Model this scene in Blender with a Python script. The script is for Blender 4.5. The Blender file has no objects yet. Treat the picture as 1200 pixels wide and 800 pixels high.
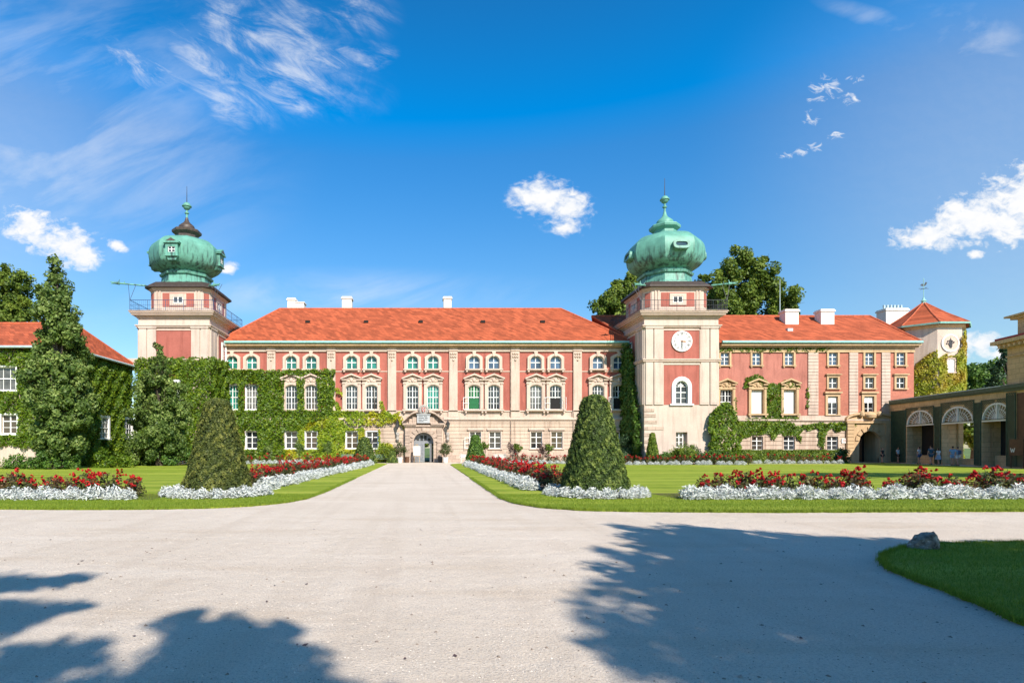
import bpy, bmesh, math, random
import numpy as np
from mathutils import Matrix, Vector, Quaternion
random.seed(7); RNG = np.random.default_rng(11)
S = bpy.context.scene; C = S.collection
PI = math.pi; R = math.radians
F = 667.0; VX = 496.0; VY = 524.0; EYE = 1.65
def X(p, d=63.0): return (p - VX) / F * d
def Z(p, d=63.0): return EYE + (VY - p) / F * d
def GD(y): return EYE * F / (y - VY)
def G(px, py):
    d = GD(py); return (X(px, d), d)

# ------------------------------------------------------------------ materials
def nodes(name):
    m = bpy.data.materials.new(name); m.use_nodes = True
    nt = m.node_tree; b = nt.nodes['Principled BSDF']
    return m, nt, b
def N(nt, t, **k):
    n = nt.nodes.new(t)
    for a, v in k.items():
        if a in n.bl_rna.properties: setattr(n, a, v)
        else: n.inputs[a].default_value = v
    return n
def mixc(nt, fac, a, b, mode='MIX'):
    n = nt.nodes.new('ShaderNodeMix'); n.data_type = 'RGBA'; n.blend_type = mode; n.clamp_factor = True
    for sock, v in ((n.inputs[0], fac), (n.inputs[6], a), (n.inputs[7], b)):
        if hasattr(v, 'is_output'): nt.links.new(v, sock)
        else: sock.default_value = v if not isinstance(v, tuple) else (*v, 1)[:4]
    return n.outputs[2]
def noise(nt, scale, detail=4, vec=None, stretch=None, rough=.55):
    g = N(nt, 'ShaderNodeNewGeometry')
    v = vec or g.outputs['Position']
    if stretch:
        mp = N(nt, 'ShaderNodeMapping'); mp.inputs['Scale'].default_value = stretch
        nt.links.new(v, mp.inputs[0]); v = mp.outputs[0]
    n = N(nt, 'ShaderNodeTexNoise'); n.inputs['Scale'].default_value = scale
    n.inputs['Detail'].default_value = detail; n.inputs['Roughness'].default_value = rough
    nt.links.new(v, n.inputs['Vector']); return n.outputs['Fac']
def ramp(nt, v, stops):
    r = N(nt, 'ShaderNodeValToRGB'); e = r.color_ramp.elements
    while len(e) < len(stops): e.new(.5)
    for i, (p, c) in enumerate(stops):
        e[i].position = p; e[i].color = (*c, 1) if isinstance(c, tuple) else (c, c, c, 1)
    nt.links.new(v, r.inputs[0]); return r.outputs[0]
def bump(nt, b, h, strength, dist=.02):
    n = N(nt, 'ShaderNodeBump'); n.inputs['Strength'].default_value = strength
    n.inputs['Distance'].default_value = dist
    nt.links.new(h, n.inputs['Height']); nt.links.new(n.outputs[0], b.inputs['Normal'])
def scale(c, k): return tuple(min(1, x * k) for x in c)
def plaster(name, col, stain=.25, rough=.85, streak=True, bs=.25):
    m, nt, b = nodes(name)
    c = mixc(nt, ramp(nt, noise(nt, .55, 6), [(.3, 0.), (.75, 1.)]), scale(col, 1.06), scale(col, 1 - stain * .45))
    if streak:
        s = ramp(nt, noise(nt, 1.0, 5, stretch=(2.6, 2.6, .28)), [(.49, 0.), (.74, stain * 1.5)])
        c = mixc(nt, s, c, (col[0] * .55, col[1] * .5, col[2] * .48))
    f = noise(nt, 9, 3)
    c = mixc(nt, .12, c, ramp(nt, f, [(.3, .25), (.7, .9)]), 'OVERLAY')
    nt.links.new(c, b.inputs['Base Color']); b.inputs['Roughness'].default_value = rough
    b.inputs['Specular IOR Level'].default_value = .25
    bump(nt, b, noise(nt, 14, 4), bs, .02)
    return m
def plain(name, col, rough=.5, metal=0., var=.15, sc=4, spec=.5):
    m, nt, b = nodes(name)
    c = mixc(nt, ramp(nt, noise(nt, sc, 4), [(.3, 0.), (.7, 1.)]), scale(col, 1 + var), scale(col, 1 - var))
    nt.links.new(c, b.inputs['Base Color']); b.inputs['Roughness'].default_value = rough
    b.inputs['Metallic'].default_value = metal; b.inputs['Specular IOR Level'].default_value = spec
    return m
def brickish(name, col, bw, bh, mortar, offset_rows=True, rough=.85, mort_col=None, msize=.02, vary=.25, zmul=1.0):
    m, nt, b = nodes(name)
    g = N(nt, 'ShaderNodeNewGeometry'); sep = N(nt, 'ShaderNodeSeparateXYZ'); nt.links.new(g.outputs['Position'], sep.inputs[0])
    ad = N(nt, 'ShaderNodeMath', operation='ADD'); nt.links.new(sep.outputs[0], ad.inputs[0]); nt.links.new(sep.outputs[1], ad.inputs[1])
    mz = N(nt, 'ShaderNodeMath', operation='MULTIPLY'); nt.links.new(sep.outputs[2], mz.inputs[0]); mz.inputs[1].default_value = zmul
    cb = N(nt, 'ShaderNodeCombineXYZ'); nt.links.new(ad.outputs[0], cb.inputs[0]); nt.links.new(mz.outputs[0], cb.inputs[1])
    t = N(nt, 'ShaderNodeTexBrick'); nt.links.new(cb.outputs[0], t.inputs['Vector'])
    t.inputs['Scale'].default_value = 1; t.inputs['Brick Width'].default_value = bw; t.inputs['Row Height'].default_value = bh
    t.inputs['Mortar Size'].default_value = msize; t.inputs['Mortar Smooth'].default_value = .3
    t.inputs['Color1'].default_value = (*scale(col, 1 + vary), 1); t.inputs['Color2'].default_value = (*scale(col, 1 - vary), 1)
    t.inputs['Mortar'].default_value = (*(mort_col or scale(col, .6)), 1)
    c = mixc(nt, ramp(nt, noise(nt, .8, 6), [(.35, 0.), (.75, .5)]), t.outputs['Color'], scale(col, .62))
    c = mixc(nt, ramp(nt, noise(nt, 5, 4), [(.45, 0.), (.75, .35)]), c, scale(col, 1.4))
    nt.links.new(c, b.inputs['Base Color']); b.inputs['Roughness'].default_value = rough
    b.inputs['Specular IOR Level'].default_value = .25
    bump(nt, b, t.outputs['Fac'], -.5, mortar)
    return m
def copper(name, col, dark):
    m, nt, b = nodes(name)
    c = mixc(nt, ramp(nt, noise(nt, 1.3, 6), [(.35, 0.), (.7, 1.)]), scale(col, 1.12), scale(col, .8))
    s = ramp(nt, noise(nt, 1.0, 6, stretch=(3.2, 3.2, .5)), [(.47, 0.), (.62, .85)])
    g = N(nt, 'ShaderNodeNewGeometry'); sp = N(nt, 'ShaderNodeSeparateXYZ'); nt.links.new(g.outputs['Position'], sp.inputs[0])
    low = N(nt, 'ShaderNodeMapRange'); low.inputs[1].default_value = 23.3; low.inputs[2].default_value = 21.6
    nt.links.new(sp.outputs[2], low.inputs[0])
    mm = N(nt, 'ShaderNodeMath', operation='MULTIPLY'); nt.links.new(s, mm.inputs[0]); nt.links.new(low.outputs[0], mm.inputs[1])
    c = mixc(nt, mm.outputs[0], c, dark)
    # sheet seams
    w = N(nt, 'ShaderNodeTexWave', wave_type='BANDS', bands_direction='Z'); w.inputs['Scale'].default_value = .45
    w.inputs['Distortion'].default_value = .3; nt.links.new(g.outputs['Position'], w.inputs[0])
    c = mixc(nt, ramp(nt, w.outputs['Fac'], [(0., .14), (.05, 0.)]), c, scale(col, .45))
    nt.links.new(c, b.inputs['Base Color']); b.inputs['Roughness'].default_value = .55
    bump(nt, b, noise(nt, 5, 5), .3, .03)
    return m
def leafmat(name, dark, mid, light, trans=.25, clump=1.2, rough=.55, yel=None, spec=.35):
    m, nt, b = nodes(name)
    a = N(nt, 'ShaderNodeAttribute', attribute_name='rnd')
    c = ramp(nt, a.outputs['Fac'], [(0., dark), (.5, mid), (1., light)])
    c = mixc(nt, ramp(nt, noise(nt, clump, 3), [(.35, 0.), (.7, .75)]), c, mixc(nt, .5, dark, mid))
    if yel:
        c = mixc(nt, ramp(nt, noise(nt, clump * .35, 3), [(.46, 0.), (.62, .85)]), c, yel)
    nt.links.new(c, b.inputs['Base Color']); b.inputs['Roughness'].default_value = rough
    b.inputs['Specular IOR Level'].default_value = spec
    tr = N(nt, 'ShaderNodeBsdfTranslucent'); nt.links.new(c, tr.inputs[0])
    mx = N(nt, 'ShaderNodeMixShader'); mx.inputs[0].default_value = trans
    nt.links.new(b.outputs[0], mx.inputs[1]); nt.links.new(tr.outputs[0], mx.inputs[2])
    nt.links.new(mx.outputs[0], nt.nodes['Material Output'].inputs[0])
    return m
def glass(name, col, rough=.06, var=.5):
    m, nt, b = nodes(name)
    c = mixc(nt, ramp(nt, noise(nt, .9, 2), [(.35, 0.), (.65, 1.)]), scale(col, 1 + var), scale(col, 1 - var))
    nt.links.new(c, b.inputs['Base Color']); b.inputs['Roughness'].default_value = rough
    b.inputs['Specular IOR Level'].default_value = .7
    bump(nt, b, noise(nt, 1.6, 2), .06, .05)
    return m
CREAM = (.66, .53, .365)
M = dict(
    cream=plaster('cream_plaster', (.575, .445, .365), .45), creamlow=plaster('cream_ashlar', (.57, .44, .345), .6),
    white=plaster('pale_plaster', (.585, .47, .395), .35), trim=plaster('cream_trim', (.585, .45, .37), .25, bs=.4),
    red=plaster('red_plaster', (.40, .125, .095), .5), redb=brickish('red_render_brick', (.44, .16, .11), .6, .16, .01, vary=.09, mort_col=(.40, .14, .09)),
    pink=plaster('faded_pink_plaster', (.45, .175, .135), .5), redd=plaster('dark_red_plaster', (.42, .085, .075), .25),
    gold=plaster('ochre_stone', (.54, .375, .22), .4), tan=brickish('tan_block_stone', (.62, .43, .24), .9, .42, .02, vary=.12),
    stone=brickish('rosy_grey_stone', (.46, .35, .28), .8, .38, .02, vary=.16, mort_col=(.22, .16, .12)), grey=plain('weathered_grey_stone', (.35, .32, .29), .85, var=.35, sc=6),
    roof=brickish('orange_roof_tiles', (.365, .085, .036),   .42, .34, .03, vary=.38, msize=.02, mort_col=(.26, .05, .02)),
    ridge=plain('ridge_tiles', (.44, .10, .04), .8, var=.3),
    copper=copper('green_copper', (.125, .335, .26), (.025, .05, .045)), browncopper=plain('brown_copper', (.07, .05, .04), .5, var=.4),
    teal=plain('verdigris_gutter', (.26, .52, .47), .5, var=.2), eave=plain('dark_eave', (.05, .035, .03), .6, var=.3),
    frame=plain('white_window_paint', (.80, .80, .78), .45, var=.04), black=plain('black_metal', (.02, .02, .022), .5),
    iron=plain('wrought_iron', (.045, .05, .06), .5), rail=plain('blue_grey_railing', (.03, .07, .16), .5),
    pane=glass('window_glass', (.035, .04, .045)), pane2=glass('net_curtained_glass', (.13, .13, .125), .12), pane3=glass('dim_warm_glass', (.055, .045, .035)), pane4=glass('deep_glass', (.015, .018, .022), .04), paneteal=glass('teal_curtained_glass', (.02, .17, .13)),
    paneblue=glass('sky_tinted_glass', (.06, .10, .16)), panegreen=plain('green_curtain', (.01, .12, .04), .8),
    blind=plain('white_boards', (.78, .76, .72), .7, var=.06), door=plain('grey_door_paint', (.22, .23, .25), .5, var=.15),
    brown=plain('brown_wood', (.10, .045, .022), .6, var=.3), dark=plain('opening_dark_panel', (.012, .011, .011), .9),
    hole=plain('passage_dark_lining', (.10, .08, .07), .9), chim=plaster('white_chimney', (.78, .72, .66), .2),
    clock=plain('clock_white', (.80, .78, .74), .5, var=.03), brass=plain('brass', (.45, .17, .05), .4, var=.2),
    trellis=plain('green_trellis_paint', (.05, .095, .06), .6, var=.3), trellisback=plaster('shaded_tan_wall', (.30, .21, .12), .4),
    zinc=plain('zinc_flashing', (.42, .52, .55), .5), wood=plain('bench_wood_green', (.12, .19, .13), .6), woodw=plain('bench_white', (.62, .58, .52), .6),
    pot=plain('white_pot', (.74, .73, .70), .6), skin=plain('skin', (.50, .28, .19), .6, var=.05), hair=plain('dark_hair', (.03, .018, .012), .7),
    bark=plain('bark', (.075, .055, .042), .9, var=.4, sc=8), soil=plain('bed_soil', (.07, .045, .03), .95, var=.4, sc=8),
    rock=None, crest=plain('crest_red', (.42, .09, .06), .6),
    plaque=plain('grey_plaque', (.40, .41, .42), .6, var=.1), ink=plain('lettering', (.04, .04, .045), .6, var=.05),
)
M['yew'] = leafmat('clipped_yew', (.014, .034, .006), (.075, .125, .02), (.26, .31, .06), .1, 2.5, .6)
M['yewold'] = leafmat('browned_yew', (.02, .036, .006), (.085, .11, .018), (.25, .25, .05), .1, 2.0, .6)
M['ivy'] = leafmat('ivy_leaf', (.03, .075, .005), (.105, .185, .009), (.29, .36, .018), .25, .9, .5)
M['ivyy'] = leafmat('yellowing_creeper_leaf', (.08, .16, .008), (.25, .35, .018), (.48, .50, .03), .3, 1.2, .5, yel=(.46, .42, .02))
M['ivyt'] = leafmat('turret_creeper_leaf', (.13, .18, .01), (.34, .38, .025), (.52, .50, .04), .3, 1.2, .5, yel=(.42, .28, .03))
M['oak'] = leafmat('broadleaf', (.032, .07, .014), (.125, .20, .036), (.38, .46, .13), .28, .8)
M['oak2'] = leafmat('olive_broadleaf', (.035, .07, .01), (.13, .20, .02), (.34, .41, .06), .3, .4)
M['bushy'] = leafmat('bright_shrub_leaf', (.05, .10, .01), (.14, .22, .02), (.30, .34, .04), .25, 2)
M['bush'] = leafmat('shrub_leaf', (.025, .07, .01), (.08, .17, .022), (.19, .29, .04), .2, 2)
M['conif'] = leafmat('conifer_needles', (.012, .035, .012), (.035, .08, .03), (.08, .13, .05), .1, 2)
M['silver'] = leafmat('silver_ragwort_leaf', (.42, .46, .45), (.60, .63, .61), (.78, .80, .77), .15, 3, .8)
M['rosel'] = leafmat('rose_leaf', (.03, .03, .012), (.07, .095, .02), (.15, .16, .03), .2, 3, yel=(.15, .07, .03))
M['rosef'] = leafmat('red_rose_petal', (.22, .004, .006), (.50, .008, .012), (.78, .03, .03), .15, 3, .5)
M['twig'] = leafmat('twiggy_leaf', (.08, .05, .05), (.16, .10, .09), (.26, .18, .14), .15, 3)
M['ole'] = leafmat('oleander_leaf', (.03, .06, .015), (.08, .13, .03), (.30, .16, .12), .2, 3)
M['grassb'] = leafmat('grass_blade', (.09, .16, .01), (.19, .28, .018), (.32, .38, .04), .3, .8, .6)

def mk_rock():
    m, nt, b = nodes('mossy_rock')
    c = mixc(nt, ramp(nt, noise(nt, 7, 6), [(.35, 0.), (.65, 1.)]), (.34, .30, .25), (.05, .042, .035))
    c = mixc(nt, ramp(nt, noise(nt, 16, 4), [(.58, 0.), (.66, .8)]), c, (.42, .40, .36))
    nt.links.new(c, b.inputs['Base Color']); b.inputs['Roughness'].default_value = .9
    bump(nt, b, noise(nt, 14, 6), .8, .05); return m
M['rock'] = mk_rock()
def mk_gravel():
    m, nt, b = nodes('fine_pale_gravel')
    c = mixc(nt, ramp(nt, noise(nt, .35, 5), [(.35, 0.), (.7, 1.)]), (.69, .60, .505), (.62, .53, .435))
    c = mixc(nt, ramp(nt, noise(nt, .5, 5, stretch=(.5, 2.4, 1)), [(.54, 0.), (.72, .5)]), c, (.52, .41, .30))
    # wheel-worn lines along the drive and sweeping round the court
    g0 = N(nt, 'ShaderNodeNewGeometry'); s0 = N(nt, 'ShaderNodeSeparateXYZ'); nt.links.new(g0.outputs['Position'], s0.inputs[0])
    c = mixc(nt, ramp(nt, noise(nt, 1.0, 4, stretch=(1.5, .05, 1)), [(.50, 0.), (.66, .45)]), c, (.55, .46, .37))
    c = mixc(nt, ramp(nt, noise(nt, 1.0, 5, stretch=(.10, .9, 1)), [(.52, 0.), (.68, .45)]), c, (.74, .66, .57))
    c = mixc(nt, ramp(nt, noise(nt, .9, 7, rough=.7), [(.55, 0.), (.70, .4)]), c, (.53, .43, .34))
    c = mixc(nt, ramp(nt, noise(nt, 38, 3), [(.36, .4), (.48, 0.)]), c, (.32, .27, .23))
    c = mixc(nt, ramp(nt, noise(nt, 90, 3, rough=.7), [(.30, .8), (.45, 0.)]), c, (.2, .17, .145))
    c = mixc(nt, ramp(nt, noise(nt, 60, 3, rough=.7), [(.56, 0.), (.72, .8)]), c, (.74, .68, .62))
    v = N(nt, 'ShaderNodeTexVoronoi'); v.inputs['Scale'].default_value = 5.5
    g = N(nt, 'ShaderNodeNewGeometry'); nt.links.new(g.outputs['Position'], v.inputs['Vector'])
    c = mixc(nt, ramp(nt, v.outputs['Distance'], [(.045, .7), (.07, 0.)]), c, (.17, .13, .1))
    nt.links.new(c, b.inputs['Base Color']); b.inputs['Roughness'].default_value = .92
    b.inputs['Specular IOR Level'].default_value = .15
    n1 = noise(nt, 45, 5, rough=.7); n2 = noise(nt, 3, 4)
    ad = N(nt, 'ShaderNodeMath', operation='MULTIPLY_ADD'); nt.links.new(n2, ad.inputs[0]); ad.inputs[1].default_value = 1.6; nt.links.new(n1, ad.inputs[2])
    bump(nt, b, ad.outputs[0], .9, .022); return m
M['gravel'] = mk_gravel()
def mk_lawn():
    m, nt, b = nodes('mown_lawn')
    c = mixc(nt, ramp(nt, noise(nt, 1.2, 6), [(.3, 0.), (.7, 1.)]), (.29, .375, .03), (.19, .27, .016))
    c = mixc(nt, ramp(nt, noise(nt, .35, 4, stretch=(.25, 2.2, 1)), [(.44, 0.), (.66, .8)]), c, (.46, .50, .07))
    c = mixc(nt, ramp(nt, noise(nt, .9, 5, stretch=(.4, 2.0, 1)), [(.60, 0.), (.74, .5)]), c, (.42, .37, .10))
    c = mixc(nt, ramp(nt, noise(nt, 22, 5, rough=.7), [(.35, .45), (.6, 0.)]), c, (.08, .13, .01))
    nt.links.new(c, b.inputs['Base Color']); b.inputs['Roughness'].default_value = .85
    b.inputs['Specular IOR Level'].default_value = .2
    bump(nt, b, noise(nt, 30, 5, rough=.7), 1., .04); return m
M['lawn'] = mk_lawn()

# ------------------------------------------------------------------ builders
def thing(name, label, cat, loc=(0, 0, 0), group=None):
    o = bpy.data.objects.new(name, None); C.objects.link(o); o.location = loc; o.empty_display_size = .2
    tag(o, label, cat, group); return o
def tag(o, label=None, cat=None, group=None, kind=None):
    if label: o['label'] = label
    if cat: o['category'] = cat
    if group: o['group'] = group
    if kind: o['kind'] = kind
    return o
def root_inv(p):
    m = Matrix.Identity(4)
    chain = []
    while p: chain.append(p); p = p.parent
    for q in reversed(chain): m = m @ q.matrix_parent_inverse @ q.matrix_basis
    return m.inverted()
def link(name, me, parent=None, mw=None):
    o = bpy.data.objects.new(name, me); C.objects.link(o)
    if mw is not None: o.matrix_basis = mw
    if parent: o.parent = parent; o.matrix_parent_inverse = root_inv(parent)
    return o
def lm(name, me, parent, mw):   # link mesh under parent with world matrix mw
    return link(name, me, parent, mw)
class MB:
    def __init__(s, M4=None): s.v = []; s.f = []; s.M = M4; s.smooth = False
    def add(s, vs, fs):
        n = len(s.v)
        if s.M is not None: vs = [tuple(s.M @ Vector(v)) for v in vs]
        s.v += [tuple(v) for v in vs]; s.f += [tuple(i + n for i in f) for f in fs]; return s
    def box(s, x0, x1, y0, y1, z0, z1):
        vs = [(x0, y0, z0), (x1, y0, z0), (x1, y1, z0), (x0, y1, z0), (x0, y0, z1), (x1, y0, z1), (x1, y1, z1), (x0, y1, z1)]
        return s.add(vs, [(0, 3, 2, 1), (4, 5, 6, 7), (0, 1, 5, 4), (1, 2, 6, 5), (2, 3, 7, 6), (3, 0, 4, 7)])
    def prism(s, poly, y0, y1):     # poly in x,z
        n = len(poly); vs = [(x, y0, z) for x, z in poly] + [(x, y1, z) for x, z in poly]
        return s.add(vs, [tuple(range(n)), tuple(range(2 * n - 1, n - 1, -1))] + [(i, (i + 1) % n, n + (i + 1) % n, n + i) for i in range(n)])
    def plan(s, poly, z0, z1):      # poly in x,y
        n = len(poly); vs = [(x, y, z0) for x, y in poly] + [(x, y, z1) for x, y in poly]
        return s.add(vs, [tuple(range(n)), tuple(range(2 * n - 1, n - 1, -1))] + [(i, (i + 1) % n, n + (i + 1) % n, n + i) for i in range(n)])
    def lathe(s, prof, n=16, c=(0, 0), ph=0., cap=True):
        vs = []; fs = []
        for r, z in prof:
            for i in range(n):
                a = ph + 2 * PI * i / n; vs.append((c[0] + r * math.cos(a), c[1] + r * math.sin(a), z))
        for k in range(len(prof) - 1):
            for i in range(n):
                j = (i + 1) % n; fs.append((k * n + i, k * n + j, (k + 1) * n + j, (k + 1) * n + i))
        if cap: fs += [tuple(range(n - 1, -1, -1)), tuple(range((len(prof) - 1) * n, len(prof) * n))]
        return s.add(vs, fs)
    def tube(s, p0, p1, r0, r1=None, n=8):
        r1 = r0 if r1 is None else r1
        p0 = Vector(p0); p1 = Vector(p1); d = (p1 - p0)
        if d.length < 1e-6: return s
        d.normalize(); u = d.orthogonal().normalized(); w = d.cross(u)
        vs = [p + (u * math.cos(2 * PI * i / n) + w * math.sin(2 * PI * i / n)) * r for p, r in ((p0, r0), (p1, r1)) for i in range(n)]
        return s.add(vs, [tuple(range(n - 1, -1, -1)), tuple(range(n, 2 * n))] + [(i, (i + 1) % n, n + (i + 1) % n, n + i) for i in range(n)])
    def ring(s, inner, outer, y0, y1, closed=False):  # strips between two x,z paths, front y0, back y1
        n = len(inner); vs = [(x, y0, z) for x, z in inner] + [(x, y0, z) for x, z in outer] + [(x, y1, z) for x, z in inner] + [(x, y1, z) for x, z in outer]
        fs = []
        for i in range(n if closed else n - 1):
            j = (i + 1) % n
            fs += [(i, j, n + j, n + i), (2 * n + i, 3 * n + i, 3 * n + j, 2 * n + j), (i, 2 * n + i, 2 * n + j, j), (n + i, n + j, 3 * n + j, 3 * n + i)]
        if not closed: fs += [(0, n, 3 * n, 2 * n), (n - 1, 3 * n - 1, 4 * n - 1, 2 * n - 1)]
        return s.add(vs, fs)
    def slab(s, x0, x1, z0, z1, holes, y0, y1):
        zs = sorted({z0, z1} | {z for h in holes for z in (h[2], h[3]) if z0 < z < z1})
        for a, b in zip(zs, zs[1:]):
            if b - a < 1e-4: continue
            mid = (a + b) / 2; cuts = sorted((max(h[0], x0), min(h[1], x1)) for h in holes if h[2] < mid < h[3] and h[1] > x0 and h[0] < x1)
            x = x0
            for c0, c1 in cuts:
                if c0 > x + 1e-4: s.box(x, c0, y0, y1, a, b)
                x = max(x, c1)
            if x < x1 - 1e-4: s.box(x, x1, y0, y1, a, b)
        return s
    def courses(s, x0, x1, z0, z1, holes, y0, y1, h=.42, g=.035):
        n = max(1, round((z1 - z0) / h)); h = (z1 - z0) / n
        for i in range(n): s.slab(x0, x1, z0 + i * h + g, z0 + (i + 1) * h, holes, y0, y1)
        return s
    def mesh(s, name, m, smooth=False, bevel=0):
        me = bpy.data.meshes.new(name); me.from_pydata(s.v, [], s.f)
        bm = bmesh.new(); bm.from_mesh(me); bmesh.ops.recalc_face_normals(bm, faces=bm.faces)
        if bevel: bmesh.ops.bevel(bm, geom=bm.edges[:], offset=bevel, segments=1, affect='EDGES')
        bm.to_mesh(me); bm.free()
        me.materials.append(m)
        if smooth:
            me.polygons.foreach_set('use_smooth', [True] * len(me.polygons))
            try: me.set_sharp_from_angle(angle=R(38))
            except Exception: pass
        return me
    def build(s, name, m, parent=None, smooth=False, bevel=0):
        return link(name, s.mesh(name, m, smooth, bevel), parent)

def leafmesh(name, P, Nn, size, mat, spread=.5, aspect=.62, rnd=None):
    """P,Nn (n,3): one folded rhombic leaf each"""
    n = len(P); Nn = Nn / (np.linalg.norm(Nn, axis=1, keepdims=True) + 1e-9)
    Nn = Nn + RNG.normal(0, spread, (n, 3)); Nn /= np.linalg.norm(Nn, axis=1, keepdims=True) + 1e-9
    t = RNG.normal(0, 1, (n, 3)); u = np.cross(Nn, t); u /= np.linalg.norm(u, axis=1, keepdims=True) + 1e-9
    w = np.cross(Nn, u)
    sz = (np.asarray(size) * RNG.uniform(.55, 1.45, n))[:, None]
    v = np.stack([P - u * sz * .5, P + w * sz * aspect * .5 - Nn * sz * .08 + u * sz * .05, P + u * sz * .5, P - w * sz * aspect * .5 - Nn * sz * .08 + u * sz * .05], 1).reshape(-1, 3)
    me = bpy.data.meshes.new(name); me.vertices.add(4 * n); me.vertices.foreach_set('co', v.astype(np.float32).ravel())
    me.loops.add(4 * n); me.loops.foreach_set('vertex_index', np.arange(4 * n, dtype=np.int32))
    me.polygons.add(n); me.polygons.foreach_set('loop_start', np.arange(0, 4 * n, 4, dtype=np.int32))
    me.polygons.foreach_set('loop_total', np.full(n, 4, np.int32))
    me.update(); me.validate()
    a = me.attributes.new('rnd', 'FLOAT', 'POINT')
    r = RNG.random(n) if rnd is None else np.clip(rnd, 0, 1)
    a.data.foreach_set('value', np.repeat(r, 4).astype(np.float32))
    me.materials.append(mat); return me
def dirs(n):
    d = RNG.normal(0, 1, (n, 3)); return d / np.linalg.norm(d, axis=1, keepdims=True)
def blobs_to_points(blobs, n, clump=9, csize=.38, squash=1.0):
    """clumpy crown: every big blob sprouts small clumps on its surface"""
    w = np.array([b[3] ** 2 for b in blobs]); w = w / w.sum(); P = []; Q = []; Rr = []
    for b, k in zip(blobs, (w * n).astype(int) + 8):
        c = np.array(b[:3]); r = b[3]; dd = dirs(clump); dd[:, 2] *= squash
        cc = c + dd * r * RNG.uniform(.3, 1.0, (clump, 1)); tone = RNG.uniform(-.25, .25, clump)
        idx = RNG.integers(0, clump, k); d = dirs(k); rr = r * csize * RNG.uniform(.55, 1.35, clump)[idx] * RNG.random(k) ** .35
        P.append(cc[idx] + d * rr[:, None]); Q.append(d + dd[idx] * .7 + np.array([0, 0, .35])); Rr.append(.5 + tone[idx] + RNG.normal(0, .22, k))
    return np.concatenate(P), np.concatenate(Q), np.concatenate(Rr)
def tree(name, label, cat, base, blobs, nleaf, lsize, mat, tr=.25, group=None, clump=9, csize=.38, nlimb=None, barkmat=None):
    t = thing(name, label, cat, base, group)
    top = max(b[2] for b in blobs); mb = MB(); bx, by, bz = base
    cx = sum(b[0] for b in blobs) / len(blobs); cy = sum(b[1] for b in blobs) / len(blobs)
    pts = [Vector((bx + (cx - bx) * q * q, by + (cy - by) * q * q, bz + (top - bz) * q)) for q in (0, .12, .3, .5, .7, .9)]
    for i in range(5): mb.tube(pts[i], pts[i + 1], tr * (1.25 - .22 * i) * (1.25 if i == 0 else 1), tr * (1.25 - .22 * (i + 1)), 9)
    bl = sorted(blobs, key=lambda b: -b[3])[:nlimb or len(blobs)]
    for b in bl:
        e = Vector(b[:3]); zf = max(.12, min(.85, (b[2] - bz) / (top - bz) * .72)); k = zf
        s0 = Vector((bx + (cx - bx) * k * k, by + (cy - by) * k * k, bz + (top - bz) * k)); md = (s0 + e) / 2 + Vector((0, 0, .12 * (e - s0).length))
        mb.tube(s0, md, tr * .34, tr * .22, 6); mb.tube(md, e, tr * .22, tr * .06, 6)
        for _ in range(2):
            q = e + Vector(dirs(1)[0]) * b[3] * .8; mb.tube(md.lerp(e, .6), q, tr * .1, tr * .03, 5)
    mb.build('trunk', barkmat or M['bark'], t, smooth=True)
    P, Q, r = blobs_to_points(blobs, nleaf, clump, csize)
    link('crown', leafmesh('crown', P, Q, lsize, mat, .6, rnd=r), t)
    return t
def copy_tree(o, parent=None, **kw):
    c = o.copy(); C.objects.link(c); c.parent = parent
    for ch in o.children: copy_tree(ch, c)
    return c
# ------------------------------------------------------------------ windows
def arcpath(w, h, rise, n=9):
    """open path bottom-left, up, over, bottom-right in x,z (z from 0)"""
    if rise < .01: return [(-w / 2, 0), (-w / 2, h), (w / 2, h), (w / 2, 0)]
    r = (w * w / 4 + rise * rise) / (2 * rise); cz = h - r; a = math.asin(min(1, w / 2 / r))
    arc = [(r * math.sin(t), cz + r * math.cos(t)) for t in [-a + 2 * a * i / (n - 1) for i in range(n)]]
    return [(-w / 2, 0)] + arc + [(w / 2, 0)]
def archz(w, h, rise, x):
    if rise < .01: return h
    r = (w * w / 4 + rise * rise) / (2 * rise); return h - r + math.sqrt(max(0, r * r - x * x))
WC = {}
def sash_mesh(w, h, rise, cols, rows, fan=False, bar=.04, rim=.06, heavy=True):
    k = ('s', w, h, rise, cols, rows, fan)
    if k in WC: return WC[k]
    mb = MB(); o = arcpath(w, h, rise); i = [(x * (1 - 2 * rim / w), rim + z * (h - 2 * rim) / h) for x, z in o]
    mb.ring(i, o, .0, .07, closed=True)
    for c in range(1, cols):
        x = -w / 2 + w * c / cols; big = (heavy and c * 2 == cols); bw = .045 if big else bar / 2
        top = archz(w, h, rise, x) - .05
        if fan and not big: top = h - rise
        mb.box(x - bw, x + bw, -.015 if big else .012, .055, rim, top)
    for r in range(1, rows):
        z = h * r / rows if not fan else (h - rise) * r / (rows - 1)
        big = heavy and ((rows % 2 == 0 and r * 2 == rows) or (rows % 2 and r == rows - 1))
        bw = .04 if big else bar / 2
        mb.box(-w / 2 + rim, w / 2 - rim, -.02 if big else .008, .05, z - bw, z + bw)
    if fan:
        for a in (35, 62, 90, 118, 145):
            mb.tube((0, .03, h - rise), (math.cos(R(a)) * (w / 2 - .04), .03, h - rise + math.sin(R(a)) * (rise - .04)), .022, n=4)
        mb.ring([(.35 * math.cos(R(a)) * w / 2, h - rise + .35 * math.sin(R(a)) * rise) for a in range(0, 181, 20)],
                [(.45 * math.cos(R(a)) * w / 2, h - rise + .45 * math.sin(R(a)) * rise) for a in range(0, 181, 20)], .01, .05)
    WC[k] = mb.mesh('window', M['frame']); return WC[k]
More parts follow.
